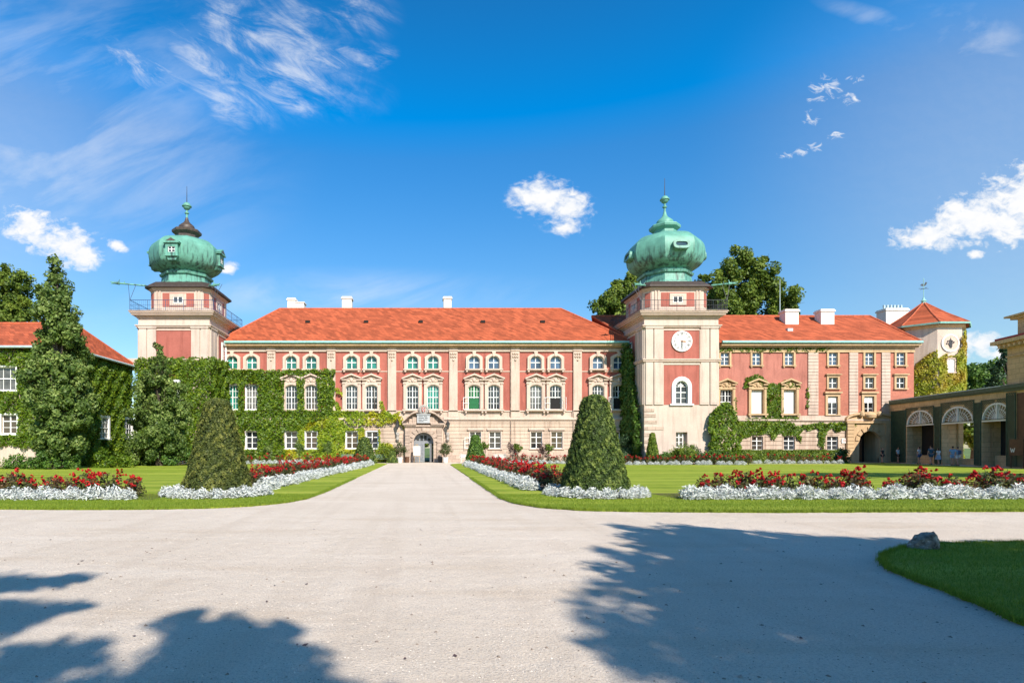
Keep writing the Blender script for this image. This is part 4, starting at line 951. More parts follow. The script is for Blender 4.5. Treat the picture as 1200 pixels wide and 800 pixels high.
# ------------------------------------------------------------------ creepers
def inpoly(x, y, poly):
    c = np.zeros(len(x), bool); n = len(poly)
    for i in range(n):
        x0, y0 = poly[i]; x1, y1 = poly[i - 1]
        m = ((y0 > y) != (y1 > y)); 
        with np.errstate(divide='ignore', invalid='ignore'): c ^= m & (x < (x1 - x0) * (y - y0) / (y1 - y0) + x0)
    return c
def wob(x, z, s=1.0):
    return (np.sin(x * 1.9 * s + 1.3) + np.sin(z * 2.3 * s + x * .7) + np.sin(x * 4.1 * s - z * 3.3 * s + 2)) / 3
def creeper(name, label, cat, FMx, polys, mat, size=.2, holes=(), loc=None, dens=210, thick=.32, group=None, stems=()):
    """polys: (polygon in local x,z ; relative density); leaves hang in front of local y=0"""
    Ps, Ns, Rs = [], [], []
    for poly, dn in polys:
        xs = [p[0] for p in poly]; zs = [p[1] for p in poly]; A = (max(xs) - min(xs)) * (max(zs) - min(zs)); n = int(A * dens * dn)
        x = RNG.uniform(min(xs), max(xs), n); z = RNG.uniform(min(zs), max(zs), n)
        e = .22 if A > 6 else .12
        k = inpoly(x + e * wob(x, z, 1.6), z + e * wob(z, x, 1.9), poly)
        for h in holes: k &= ~((x > h[0]) & (x < h[1]) & (z > h[2]) & (z < h[3]))
        x, z = x[k], z[k]; b = wob(x, z, .9) * .5 + .5; b2 = wob(z * 2.1, x * 2.3, 1.1) * .5 + .5
        y = -(.06 + thick * (.25 + .5 * b + .35 * b2) * RNG.random(len(x)) ** .45)
        Ps.append(np.stack([x, y, z], 1)); g = (wob(x + .1, z, .9) - wob(x - .1, z, .9))
        Ns.append(np.stack([-g * 3, -np.ones(len(x)), .45 + .6 * (b2 - .5)], 1)); Rs.append(.35 + .3 * b2 + RNG.normal(0, .2, len(x)))
    P = np.concatenate(Ps); Q = np.concatenate(Ns); r = np.concatenate(Rs)
    mt = np.array(FMx); P = P @ mt[:3, :3].T + mt[:3, 3]; Q = Q @ mt[:3, :3].T
    t = thing(name, label, cat, loc or tuple(P[P[:, 2].argmin()] * [1, 1, 0]), group)
    link('foliage', leafmesh('foliage', P, Q, size, mat, .45, .8, rnd=r), t)
    mb = MB(FMx)
    for st in stems:
        for a, b in zip(st, st[1:]): mb.tube((a[0], -.06, a[1]), (b[0], -.06, b[1]), .05, .04, 6)
    if stems: mb.build('stem', M['bark'], t)
    return t
def pp(poly, d=63.0): return [(X(a, d), Z(b, d)) for a, b in poly]
wh = []
for c in up: wh += [(px(c) - .86, px(c) + .86, uz - .05, uz + UH + .3), (px(c) - .74, px(c) + .74, mz - .1, mz + MH + .1)]
for c in gr: wh += [(px(c) - GW / 2 - .1, px(c) + GW / 2 + .1, gz - .1, gz + GH + .12)]
wh += [(px(c) - .66, px(c) + .66, mz + MH, mz + MH + 1.1) for c in up[2:4]]
creeper('creeper', 'dark green creeper over the windows at the left end of the long palace front', 'creeper', FM0,
        [(pp([(262, 433), (318, 434), (392, 432.5), (393, 455), (391, 480), (398, 484), (352, 500), (330, 541), (262, 541)]), 1.)], M['ivy'], .21, wh, thick=.8,
        stems=[pp([(310, 540), (316, 480), (312, 440)]), pp([(385, 540), (388, 490), (386, 440)])])
creeper('creeper', 'yellow-green creeper round the ground floor windows left of the portal', 'creeper', FM0,
        [(pp([(345, 497), (398, 480), (430, 483), (470, 484), (458, 490), (400, 492), (408, 500), (428, 502), (428, 541), (330, 541)]), 1.),
         (pp([(405, 493), (470, 488), (470, 491), (452, 499), (410, 499)]), .55), (pp([(448, 480), (470, 488), (478, 500), (473, 502), (464, 491), (446, 484)]), .8),
         (pp([(436, 450), (441, 450), (442, 480), (438, 482)]), .5), (pp([(445, 470), (449, 470), (452, 485), (446, 487)]), .7), (pp([(391, 450), (403, 462), (401, 464), (391, 458)]), .5),
         (pp([(391, 466), (400, 478), (398, 482), (391, 476)]), .8), (pp([(440, 541), (440, 522), (450, 518), (460, 521), (464, 541)]), 1.), (pp([(443, 503), (446, 503), (446, 520), (443, 520)]), .7)],
        M['ivyy'], .21, wh, thick=.6, stems=[pp([(432, 540), (440, 500), (438, 455)]), pp([(446, 484), (465, 491), (476, 501)])])
hr = [(px(c) - .72, px(c) + .72, zl - .1, zl + lh + .05) for c in lw] + [(px(c) - .7, px(c) + .7, zg - .1, zg + gh + .1) for c in gg] + [(px(c) - .62, px(c) + .62, zt - .2, zt + th + .1) for c in t1]
creeper('creeper', 'dark green vine cascading between the white boarded windows', 'creeper', FM0,
        [(pp([(842, 405), (905, 404), (965, 404), (975, 408), (960, 412), (900, 411), (846, 413)]), .95), (pp([(842, 405), (849, 405), (848, 425), (843, 425)]), .8),
         (pp([(871, 455), (873, 443), (885, 439), (897, 445), (900, 450), (912, 448), (920, 446), (935, 450), (937, 456), (918, 452), (916, 460), (917, 480), (922, 495), (940, 500), (938, 518), (930, 512), (912, 508), (904, 517), (899, 508), (872, 512), (868, 522), (862, 510), (855, 500), (858, 492), (880, 490), (895, 488), (897, 470), (895, 455), (888, 446), (876, 450), (873, 457)]), 1.15),
         (pp([(846, 412), (849, 412), (851, 490), (855, 505), (846, 505)]), .0), (pp([(858, 466), (862, 466), (863, 490), (858, 494)]), .8),
         (pp([(938, 499), (960, 496), (990, 495), (1003, 496), (1001, 508), (994, 514), (990, 502), (980, 506), (975, 501), (967, 503), (963, 526), (959, 524), (958, 502), (940, 504)]), 1.2),
         (pp([(944, 453), (947, 453), (947, 478), (944, 478)]), .7), (pp([(920, 488), (936, 487), (936, 492), (921, 493)]), .7)],
        M['ivy'], .19, hr, dens=200, thick=.3, stems=[pp([(905, 530), (907, 490), (906, 450)])])
# on the towers
FL = FR(-25.4, 58); FLr = FR(-25.4 + 3.63, 62, PI / 2); zi = Z(418.5, 58)
vx = lambda p: X(p, 58) + 25.4
creeper('creeper', 'dense dark creeper wrapping the lower half of the dormered tower', 'creeper', FL,
        [([(-3.9, 0), (-3.9, zi - .3), (-3.2, zi), (3.75, zi), (3.8, 0)], 1.)], M['ivy'], .2, [(vx(201.5), vx(212.5), Z(469, 58), Z(446, 58))], dens=200, thick=.5)
creeper('creeper', 'dark creeper on the side wall of the dormered tower facing the long front', 'creeper', FLr, [([(-4.4, 0), (-4.4, zi), (1.1, zi + .2), (1.1, 0)], 1.)], M['ivy'], .2, dens=200, thick=.5)
window(T1, FL, vx(206.5), Z(468, 58), .62, 1.75, 0, 1, 3, M['paneteal'], surround_plain(.62, 1.75, M['frame'], .2, d=.5), y=-.4)
hw_ = [(x - w / 2 - .14, x + w / 2 + .14, z - .1, z + h + .12) for x, z, w, h in wl]
creeper('creeper', 'leafy creeper on the front of the side wing beside the tall tree', 'creeper', fl,
        [([(-64, 2.0), (-64, ze - .2), (-29.6, ze - .2), (-29.6, 1.2), (-34, 1.9), (-40, 1.6)], 1.)], M['ivy'], .2, hw_, dens=190)
hs = [(-29.9 / ((p - VX) / F) - 52.5 - .92, -29.9 / ((p - VX) / F) - 52.5 + .92, Z(514.5, -29.9 / ((p - VX) / F)), Z(514.5, -29.9 / ((p - VX) / F)) + 2.3) for p in (120, 148)]
creeper('creeper', 'bright creeper on the receding wall between the tall tree and the dormered tower', 'creeper', fs,
        [([(-5.6, 0), (-5.6, ze - .15), (5.4, ze - .15), (5.6, 0)], 1.)], M['ivy'], .21, hs, dens=210, thick=.45)
FR2 = FR(26.3, 58); FR2l = FR(26.3 - 3.78, 62, -PI / 2)
creeper('creeper', 'tall narrow ivy column climbing the shaded side of the clock tower', 'creeper', FR2l,
        [([(-2.2, 0), (-2.0, 5.5), (-1.2, 9.5), (-.6, 12.3), (.9, 12.9), (1.6, 12.0), (2.4, 8), (3.6, 4.5), (4.0, 0)], 1.)], M['bush'], .2, dens=300, thick=1.0)
creeper('creeper', 'rounded ivy clump on the right corner of the clock tower', 'creeper', FR(26.3, 57.9),
        [([(2.5, 0), (2.7, 2.5), (2.45, 4.0), (3.0, 5.6), (4.3, 6.2), (5.1, 5.4), (5.2, 3), (5.8, 1.5), (5.9, 0)], 1.)], M['ivy'], .2, dens=300, thick=.9)
for i, (a, l) in enumerate(((0, 'yellow-green creeper on the front face of the red-roofed turret'), (-PI / 4, 'reddish creeper on the shaded left face of the red-roofed turret'), (PI / 4, 'creeper climbing to the eave on the right face of the turret'))):
    po = [(-1.4, 0), (-1.4, 11.4), (-.6, 12.0), (.3, 11.6), (.9, 12.2), (1.15, 13.9), (1.4, 14.2), (1.4, 0)] if i == 0 else ([(-1.4, 0), (-1.3, 10), (0, 11.5), (1.4, 12.6), (1.4, 0)] if i == 1 else [(-1.4, 3), (-1.4, 13), (-.8, 14.5), (1.4, 14.8), (1.4, 3)])
    creeper('creeper', l, 'creeper', on_face(a), [(po, 1.)], M['ivyt'], .2, [(-.5, .6, 9.8, 11.6), (-.5, .6, 5.9, 7.6)] if i == 0 else (), dens=230, thick=.3)
# ------------------------------------------------------------------ topiary cones
def cone_mesh(h, rb, n, sz, mat, fat=.92, top=.2):
    zz = RNG.random(n * 2); r = lambda t: rb * np.where(t < .93, (1 - .08 * t) * (1 - t * (1 - .40)) ** 1.0 * 1.0, 0)
    t = zz; a = RNG.uniform(0, 2 * PI, n * 2)
    def rad(t):
        body = 1 - .69 * t ** .97
        cap = np.sqrt(np.clip(1 - ((t - .92) / .08).clip(0, 1) ** 2.2, 0, 1))
        foot = np.clip(t / .03, .0, 1) * .06 + .94
        return rb * body * cap * foot
    rr = rad(t); keep = RNG.random(n * 2) < (rr + .25) / (rb + .25); t, a, rr = t[keep], a[keep], rr[keep]
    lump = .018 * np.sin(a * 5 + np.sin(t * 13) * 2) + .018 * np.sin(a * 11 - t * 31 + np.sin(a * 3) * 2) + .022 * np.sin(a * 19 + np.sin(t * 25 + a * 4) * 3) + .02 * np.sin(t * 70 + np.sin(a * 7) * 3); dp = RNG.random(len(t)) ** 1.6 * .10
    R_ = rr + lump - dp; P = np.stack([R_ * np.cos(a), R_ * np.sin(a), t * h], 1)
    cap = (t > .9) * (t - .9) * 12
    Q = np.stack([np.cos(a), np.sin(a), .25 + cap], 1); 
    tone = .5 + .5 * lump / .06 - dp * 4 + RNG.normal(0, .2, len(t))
    return leafmesh('foliage', P, Q, sz, mat, .55, .6, rnd=tone), rad
def topiary(label, x, y, h, rb, n, sz, mat, leanx=0, group=None):
    t = thing('topiary_cone', label, 'topiary', (x, y, 0), group); me, rad = cone_mesh(h, rb, n, sz, mat)
    mw = Matrix.Translation((x, y, .02)); mw[0][2] = leanx
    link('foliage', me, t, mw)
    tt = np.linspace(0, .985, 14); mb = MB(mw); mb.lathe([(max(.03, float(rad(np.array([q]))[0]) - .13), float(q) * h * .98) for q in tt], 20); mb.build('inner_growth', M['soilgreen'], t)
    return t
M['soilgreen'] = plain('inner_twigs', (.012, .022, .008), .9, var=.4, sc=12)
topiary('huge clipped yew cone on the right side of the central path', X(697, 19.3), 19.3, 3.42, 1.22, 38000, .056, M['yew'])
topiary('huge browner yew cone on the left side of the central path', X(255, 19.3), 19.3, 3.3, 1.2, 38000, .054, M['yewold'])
topiary('small dark clipped cone left of the portal in front of the yellowing creeper', X(427, 59), 59, Z(512, 59), 1.35, 3500, .16, M['yew'])
topiary('small green clipped cone right of the portal at the corner of the rose bed', X(557.3, 55), 55, Z(509.5, 55), 1.1, 3500, .15, M['bush'])
topiary('thin bright green cone against the foot of the clock tower', X(764.5, 56.5), 56.5, Z(507, 56.5), .75, 2500, .15, M['bushy'])
topiary('very small dark cone beside the potted tree left of the portal', X(459.5, 60.2), 60.2, Z(528, 60.2), .6, 2000, .15, M['yew'])
# ------------------------------------------------------------------ bedding plants
def silver_mesh(seed):
    n = 300; d = dirs(n); d[:, 2] = abs(d[:, 2]); rr = RNG.random(n) ** .4
    P = d * rr[:, None] * [.30, .30, .34]; P[:, 2] += .02; Q = d * .6 + dirs(n) * .8 + [0, 0, .3]
    return leafmesh('foliage', P, Q, .115, M['silver'], .6, .26, rnd=.4 + .4 * P[:, 2] / .4 + RNG.normal(0, .15, n))
def rose_mesh(seed, nf):
    n = 330; P = []; 
    d = dirs(n); d[:, 2] = abs(d[:, 2]) * 1.0; rr = RNG.random(n) ** .45
    P = d * rr[:, None] * [.38, .38, .62]; P[:, 2] += .12; Q = d + [0, 0, .5]
    fol = leafmesh('foliage', P, Q, .095, M['rosel'], .6, .65)
    bl_ = []
    for i in range(nf):
        a = RNG.uniform(0, 2 * PI); r = .40 * RNG.random() ** .6; z = .60 + .26 * RNG.random() - r * .45; c = np.array([r * math.cos(a), r * math.sin(a), z])
        FP, FN, FR_ = [], [], []
        for _ in range(RNG.integers(3, 8)):
            o = RNG.normal(0, .042, 3); k = 14; dd = dirs(k); FP.append(c + o + dd * .026); FN.append(dd + [0, 0, .5]); FR_.append(.45 + dd[:, 2] * .3 + RNG.normal(0, .2, k))
        bl_.append(leafmesh('bloom', np.concatenate(FP), np.concatenate(FN), .05, M['rosef'], .4, .9, rnd=np.concatenate(FR_)))
    fl_ = bl_
    mb = MB()
    for i in range(7):
        a = i * .9; mb.tube((0, 0, 0), (.25 * math.cos(a), .25 * math.sin(a), .5 + .04 * i), .012, .006, 5)
    return fol, fl_, mb.mesh('stems', M['bark'])
SIL = [silver_mesh(i) for i in range(4)]; ROS = [rose_mesh(i, n) for i, n in enumerate((4, 6, 3, 8, 5))]
def plant_row(kind, pts, label, group, s=1.0, js=.18):
    for x, y in pts:
        sc = s * random.uniform(1 - js, 1 + js)
        mw = Matrix.Translation((x, y, .04)) @ Matrix.Rotation(random.uniform(0, 6.28), 4, 'Z') @ Matrix.Diagonal((sc * random.uniform(.9, 1.15), sc * random.uniform(.9, 1.15), sc, 1))
        if kind == 's':
            o = link('ragwort_plant', random.choice(SIL), None, mw); tag(o, label, 'silver plant', group)
        else:
            t = thing('rose_bush', label, 'rose bush', (x, y, .04), group); f_, l_, s_ = random.choice(ROS)
            link('foliage', f_, t, mw); [link('bloom', q_, t, mw) for q_ in l_]; link('stems', s_, t, mw)
def along(a, b, step, jit=.06, rows=1, rgap=.4, side=1):
    a = Vector(a); b = Vector(b); d = b - a; n = max(1, int(d.length / step)); u = d.normalized(); w = Vector((-u.y, u.x)) * side; o = []
    for r in range(rows):
        for i in range(n + (0 if r % 2 else 1)):
            p = a + d * ((i + (.5 if r % 2 else 0)) / n) + w * r * rgap; o.append((p.x + random.gauss(0, jit), p.y + random.gauss(0, jit)))
    return o
SG = 'silver ragwort edging '; RG = 'red rose bushes '
plant_row('s', along((8.2, 17.55), (20.0, 17.9), .50, rows=2, rgap=.36), 'silver-leaved plant edging the long rose bed at the right, in front of the red roses', SG + 'of the right rose bed', 1.05, .25)
plant_row('r', along((8.9, 18.45), (20.6, 18.8), .62, rows=2, rgap=.75, jit=.16), 'red rose bush in the long bed right of the huge green cone', RG + 'in the right bed', .93, .3)
plant_row('s', along((-14.9, 17.6), (-9.05, 17.45), .50, rows=2, rgap=.36), 'silver-leaved plant edging the near left rose bed', SG + 'of the near left bed', 1.05, .25)
plant_row('r', along((-15.4, 18.5), (-9.5, 18.4), .6, rows=2, rgap=.7, jit=.14), 'red rose bush in the near left bed, left of the browner cone', RG + 'in the near left bed', .95, .3)
for cx, nm in ((X(697, 19.3), 'huge green cone on the right'), (X(256, 19.3), 'browner cone on the left')):
    ring = [(cx + 1.55 * math.cos(R(a)) + random.gauss(0, .03), 19.25 + 1.5 * math.sin(R(a)) + random.gauss(0, .03)) for a in range(0, 360, 18)]
    ring += [(cx + 1.28 * math.cos(R(a)), 19.25 + 1.25 * math.sin(R(a))) for a in range(190, 360, 20)]
    plant_row('s', ring, 'silver-leaved plant in the ring round the foot of the ' + nm, SG + 'round the ' + nm, .92)
plant_row('s', along((4.0, 21.3), (3.85, 50), .66, rows=1), 'silver-leaved plant edging the rose bed along the right side of the path', SG + 'along the right of the path', 1.25)
plant_row('r', along((4.8, 22), (4.7, 52), 1.05, rows=2, rgap=-.8, jit=.16), 'red rose bush in the strip along the right side of the path', RG + 'along the right of the path', .98, .25)
plant_row('s', along((-6.0, 21.6), (-4.75, 52), .66, rows=1), 'silver-leaved plant edging the rose bed along the left side of the path', SG + 'along the left of the path', 1.25)
plant_row('r', along((-7.0, 22.5), (-5.5, 52), 1.05, rows=2, rgap=.8, jit=.16), 'red rose bush in the strip along the left side of the path', RG + 'along the left of the path', .98, .25)
def line_px(p0, p1, d, step, rows, rgap, jit=.08): return along((X(p0, d), d), (X(p1, d), d), step, jit, rows, rgap)
plant_row('s', line_px(292, 386, 55, .62, 1, .4) + line_px(182, 222, 56, .62, 1, .4), 'silver-leaved plant in the far row below the creeper covered front', SG + 'far left row', 1.15)
plant_row('r', line_px(290, 420, 56.5, 1.0, 1, .6), 'red rose bush in the far row below the creeper covered front', RG + 'far left row', 1.1)
plant_row('r', line_px(180, 222, 57, .6, 1, .6), 'red rose bush at the foot of the dormered tower', RG + 'by the dormered tower', 1.0)
plant_row('s', line_px(592, 668, 56, .62, 1, .4), 'silver-leaved plant in the far row between the small and the huge right cone', SG + 'far middle row', 1.15)
plant_row('r', line_px(585, 672, 57.5, .8, 1, .6), 'red rose bush in the far row between the small and the huge right cone', RG + 'far middle row', 1.15)
plant_row('s', line_px(730, 871, 52.5, .6, 1, .4), 'silver-leaved plant in the row before the clock tower', SG + 'before the clock tower', 1.1)
plant_row('r', line_px(728, 878, 53.6, .8, 1, .6), 'red rose bush in the bed before the clock tower', RG + 'before the clock tower', 1.15)
plant_row('s', line_px(884, 984, 56.5, .62, 1, .4), 'silver-leaved plant in the row before the clipped hedge', SG + 'before the hedge', 1.0)
plant_row('r', line_px(904, 984, 57.3, .9, 1, .5), 'red rose bush before the clipped hedge', RG + 'before the hedge', 1.1)
print('ROSES', sum(o.name.startswith('rose_bush') for o in C.objects), 'SILVER', sum(o.name.startswith('ragwort') for o in C.objects))
# hedge and shrubs
def shrub(label, blobs, mat, n=1800, sz=.16, name='shrub', group=None, csize=.5):
    b = blobs[0]; t = thing(name, label, 'shrub', (b[0], b[1], 0), group)
    P, Q, r = blobs_to_points(blobs, n, 14, csize); P[:, 2] = abs(P[:, 2]); link('foliage', leafmesh('foliage', P, Q, sz, mat, .5, rnd=r), t)
    mb = MB()
    for bb in blobs: mb.tube((b[0], b[1], 0), bb[:3], .04, .02, 6)
    mb.build('stems', M['bark'], t); return t
n = 9000; hx0, hx1, hz, hyy = X(857, 59), X(990, 59), 1.38, (58.6, 59.6)
P = np.stack([RNG.uniform(hx0, hx1, n), RNG.uniform(hyy[0], hyy[1], n), RNG.uniform(0, hz, n)], 1); Q = np.zeros((n, 3))
fsel = RNG.random(n); m1 = fsel < .5; P[m1, 1] = hyy[0] + RNG.random(m1.sum()) * .1; Q[m1, 1] = -1; m2 = ~m1; P[m2, 2] = hz - RNG.random(m2.sum()) * .1; Q[m2, 2] = 1
hd_ = thing('hedge', 'long clipped green hedge under the boarded windows', 'hedge', ((hx0 + hx1) / 2, 59, 0)); link('foliage', leafmesh('foliage', P, Q, .15, M['bushy'], .5), hd_)
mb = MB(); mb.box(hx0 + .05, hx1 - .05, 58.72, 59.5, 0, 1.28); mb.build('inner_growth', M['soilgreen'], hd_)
shrub('dark rounded shrub at the right end of the clipped hedge', [(X(987, 58.8), 58.8, .7, .8), (X(982, 58.8), 58.9, .6, .7)], M['conif'], 1200)
cols = ['bush', 'bushy', 'bush', 'bushy', 'conif', 'bushy', 'bush', 'bush']
labs = ['green shrub beside the thin bright cone', 'yellow-green shrub left of the tower window', 'low green shrub under the tower window', 'dark shrub reaching up at the tower window sill', 'feathery shrub right of the tower window', 'pale yellow shrub before the tower ivy clump', 'broad green shrub before the ivy clump', 'low shrub between the tower and the hedge']
for i, (p, t_) in enumerate([(777, 529), (788, 527), (799, 525), (806, 519), (816, 526), (826, 529), (838, 527), (852, 531)]):
    d = 55.2 + (i % 3) * .5; h = Z(t_, d); shrub(labs[i], [(X(p, d), d, h * .55, h * .5), (X(p + 5, d), d + .3, h * .5, h * .45), (X(p - 5, d), d, h * .45, h * .42)], M[cols[i]], 1500)
shrub('dark yew shrub in the corner left of the tall ivy column', [(X(732, 60), 60, 1.3, 1.1), (X(733, 60), 60.2, 2.3, .7)], M['conif'], 2500)
for p, l in ((600, 'bare brownish shrub against the wall between the standard trees'), (636, 'bare brownish shrub nearer the huge cone')): shrub(l, [(X(p, 60.5), 60.5, 1.6, .55), (X(p + 2, 60.5), 60.5, 1.1, .5)], M['twig'], 900, .12)
shrub('low shrub at the foot of the tall left tree', [(-27.5, 42, .5, .8), (-28.6, 42.3, .5, .8), (-26.2, 42.4, .45, .7)], M['bush'], 2500)
shrub('spreading shrub under the white wall of the side wing', [(-31, 43, .5, .8), (-33, 42.6, .6, .9), (-35, 43, .5, .9), (-29.8, 42.6, .45, .7)], M['bush'], 3500)
shrub('low ivy hump right of the tall left tree', [(-25.2, 45, .5, .9), (-23.9, 45.6, .5, .8), (-26.4, 46, .6, .9)], M['ivy'], 3000)
shrub('leafy ground shrub under the middle tree', [(-22.4, 50, .5, .9), (-20.8, 51, .6, .9), (-19.4, 52.4, .6, .9)], M['bush'], 3000)
shrub('bright green bush right of the cone left of the portal', [(X(452, 61), 61, 1.0, 1.2), (X(459, 61), 61.2, .8, .9)], M['bushy'], 2000)
def standard(label, p, top, d, r, mat, x=None):
    t = thing('standard_tree', label, 'small tree', (X(p, d), d, 0), 'ball-headed little trees along the palace wall'); z = Z(top, d) - r; mb = MB(); mb.tube((X(p, d), d, 0), (X(p, d), d, z), .05, .035, 7); mb.build('trunk', M['bark'], t, smooth=True)
    P, Q, rr = blobs_to_points([(X(p, d), d, z, r)], 900, 16, .42); link('crown', leafmesh('crown', P, Q, .13, mat, .5, rnd=rr), t)
for a in (('ball-headed tree close to the small green cone', 568.5, 517.5, 60, .42, M['oak2']), ('ball-headed tree standing between the two bare shrubs', 607, 519, 60, .5, M['oak2']), ('ball-headed tree nearest the huge right cone', 642.5, 520, 60, .5, M['oak2']),
          ('dark ball-headed tree nearest the huge left cone', 315, 520, 59, .55, M['oak']), ('dark ball-headed tree between the paired windows of the creeper front', 350.5, 518, 59, .6, M['oak']), ('dark ball-headed tree nearest the small dark cone', 384, 517, 59, .62, M['oak'])): standard(*a)
# ------------------------------------------------------------------ ground
def sheet(name, poly, z, mat, kind='structure'):
    bm = bmesh.new(); f = bm.faces.new([bm.verts.new((x, y, z)) for x, y in poly]); f.normal_update()
    if f.normal.z < 0: f.normal_flip()
    me = bpy.data.meshes.new(name); bm.to_mesh(me); bm.free(); me.materials.append(mat); o = link(name, me); o['kind'] = kind; return o
M['field'] = plain('distant_grass', (.10, .15, .03), .9, var=.3, sc=.1)
sheet('ground', [(-900, -500), (900, -500), (900, 1500), (-900, 1500)], -.012, M['field'])
sheet('gravel_court', [(-80, -60), (80, -60), (80, 62.9), (-80, 62.9)], 0, M['gravel'])
def smoothpoly(pts, closed, it=2):
    for _ in range(it):
        o = []; n = len(pts)
        for i in range(n):
            a, b = pts[i], pts[(i + 1) % n]
            o += [(a[0] * .75 + b[0] * .25, a[1] * .75 + b[1] * .25), (a[0] * .25 + b[0] * .75, a[1] * .25 + b[1] * .75)]
        pts = o
    return pts
def rough_edge(pts, step=.12, amp=.02):
    o = []
    for i in range(len(pts)):
        a = Vector(pts[i]); b = Vector(pts[(i + 1) % len(pts)]); L = (b - a).length; n = max(1, int(min(L, 60) / (step if min(a.y, b.y) < 30 else 1.)))
        for k in range(n):
            p = a.lerp(b, k / n); o.append((p.x + random.gauss(0, amp), p.y + random.gauss(0, amp)))
    return o
def lawn(name, pts, z=.045):
    pts = rough_edge(pts); bm = bmesh.new(); n = len(pts)
    up_ = [bm.verts.new((x, y, z)) for x, y in pts]; lo = [bm.verts.new((x, y, -.005)) for x, y in pts]
    f = bm.faces.new(up_); f.normal_update()
    for i in range(n): bm.faces.new((up_[i], up_[(i + 1) % n], lo[(i + 1) % n], lo[i]))
    bmesh.ops.recalc_face_normals(bm, faces=bm.faces)
    me = bpy.data.meshes.new(name); bm.to_mesh(me); bm.free(); me.materials.append(M['lawn']); o = link(name, me); o['kind'] = 'structure'; return pts
LLp = [(-60, 15.9), (-20, 15.5), (-14, 15.25), (-9, 15.0), (-7.2, 15.1), (-5.8, 15.35), (-4.8, 15.9), (-4.1, 16.8), (-3.7, 18.2), (-3.6, 21), (-3.6, 56.5), (-4.2, 58.2), (-60, 58.2)]
RLp = [(2.55, 54), (2.5, 18.2), (2.7, 16.6), (3.2, 15.5), (4.1, 14.8), (5.5, 14.5), (8.7, 14.35), (15.5, 14.6), (30, 15.5), (41, 18), (42.5, 30), (46, 47), (48.4, 59), (34, 60.2), (14, 58.0), (4.5, 58.), (2.9, 56)]
NLp = [G(1033, 660), G(1040, 650), G(1062, 643), G(1100, 639.5), G(1210, 637.5), (22, 10.2), (22, 3), (6.7, 3), G(1200, 733), G(1150, 711), G(1110, 695), G(1075, 682), G(1048, 671), G(1037, 665)]
lw1 = lawn('lawn_left', LLp); lw2 = lawn('lawn_right', RLp); lw3 = lawn('lawn_near', NLp, .05)
sheet('path_strip', [(X(862, 54.5), 54.3), (X(985, 56), 55.4), (X(985, 56), 55.9), (X(862, 54.5), 54.9)], .052, M['gravel'])
for nm, pl in (('bed_soil', [(7.95, 17.7), (20.4, 18.0), (20.4, 20.2), (7.9, 19.9)]), ('bed_soil', [(-15.5, 17.6), (-8.3, 17.4), (-8.5, 19.6), (-15.8, 19.8)]), ('bed_soil', [(3.9, 21.2), (6.0, 21.2), (6.0, 52.5), (3.7, 52.5)]), ('bed_soil', [(-8.3, 21.4), (-6.0, 21.4), (-4.7, 52.5), (-6.7, 52.5)]),
               ('bed_soil', [(X(728, 53), 52.7), (X(878, 53), 52.7), (X(878, 53), 58), (X(728, 53), 58)]), ('bed_soil', [(X(670, 58), 56.3), (X(670, 58), 58.8), (X(585, 58), 58.8), (X(585, 58), 56.3)]), ('bed_soil', [(X(285, 56), 55.2), (X(430, 56), 55.2), (X(440, 60), 60), (X(280, 60), 60)])):
    sheet(nm, pl, .049, M['soil'])
for cx in (X(697, 19.3), X(256, 19.3)): sheet('bed_soil', [(cx + 1.65 * math.cos(R(a)), 19.25 + 1.6 * math.sin(R(a))) for a in range(0, 360, 12)], .049, M['soil'])
# grass blades
def blades(name, poly, n, bbox, z, hgt, wd, keep=None, edge=None):
    x = RNG.uniform(bbox[0], bbox[1], n); y = RNG.uniform(bbox[2], bbox[3], n)
    if edge is not None:
        e = np.array(edge); e2 = np.roll(e, -1, 0); i = RNG.integers(0, len(e), n); t = RNG.random((n, 1)); p = e[i] * (1 - t) + e2[i] * t; p += RNG.normal(0, .035, p.shape)
        k = (p[:, 0] > bbox[0]) & (p[:, 0] < bbox[1]) & (p[:, 1] > bbox[2]) & (p[:, 1] < bbox[3]); x, y = p[k, 0], p[k, 1]
    else:
        k = inpoly(x, y, poly)
        if keep is not None: k &= keep(x, y)
        x, y = x[k], y[k]
    n = len(x); a = RNG.uniform(0, 2 * PI, n); h = hgt * RNG.uniform(.5, 1.4, n); w = wd * RNG.uniform(.7, 1.3, n); l = h * RNG.uniform(.1, .8, n); b = RNG.uniform(0, 2 * PI, n)
    zz = np.full(n, z - .006); v = np.stack([np.stack([x - w * np.cos(a), y - w * np.sin(a), zz], 1), np.stack([x + w * np.cos(a), y + w * np.sin(a), zz], 1), np.stack([x + l * np.cos(b), y + l * np.sin(b), zz + h], 1)], 1).reshape(-1, 3)
    me = bpy.data.meshes.new(name); me.vertices.add(3 * n); me.vertices.foreach_set('co', v.astype(np.float32).ravel()); me.loops.add(3 * n); me.loops.foreach_set('vertex_index', np.arange(3 * n, dtype=np.int32))
    me.polygons.add(n); me.polygons.foreach_set('loop_start', np.arange(0, 3 * n, 3, dtype=np.int32)); me.polygons.foreach_set('loop_total', np.full(n, 3, np.int32)); me.update(); me.validate()
    at = me.attributes.new('rnd', 'FLOAT', 'POINT'); at.data.foreach_set('value', np.repeat(RNG.random(n), 3).astype(np.float32)); me.materials.append(M['grassb'])
    o = link(name, me); tag(o, 'short green grass blades of the mown lawns', 'grass', kind='stuff')
blades('grass', NLp, 130000, (3, 16, 5, 10.6), .05, .042, .003, keep=lambda x, y: (x / y < 1.12))
blades('grass', lw2, 90000, (2.4, 22, 14, 19.5), .045, .045, .005)
blades('grass', lw1, 80000, (-16, -3.4, 14.8, 19.5), .045, .045, .005)
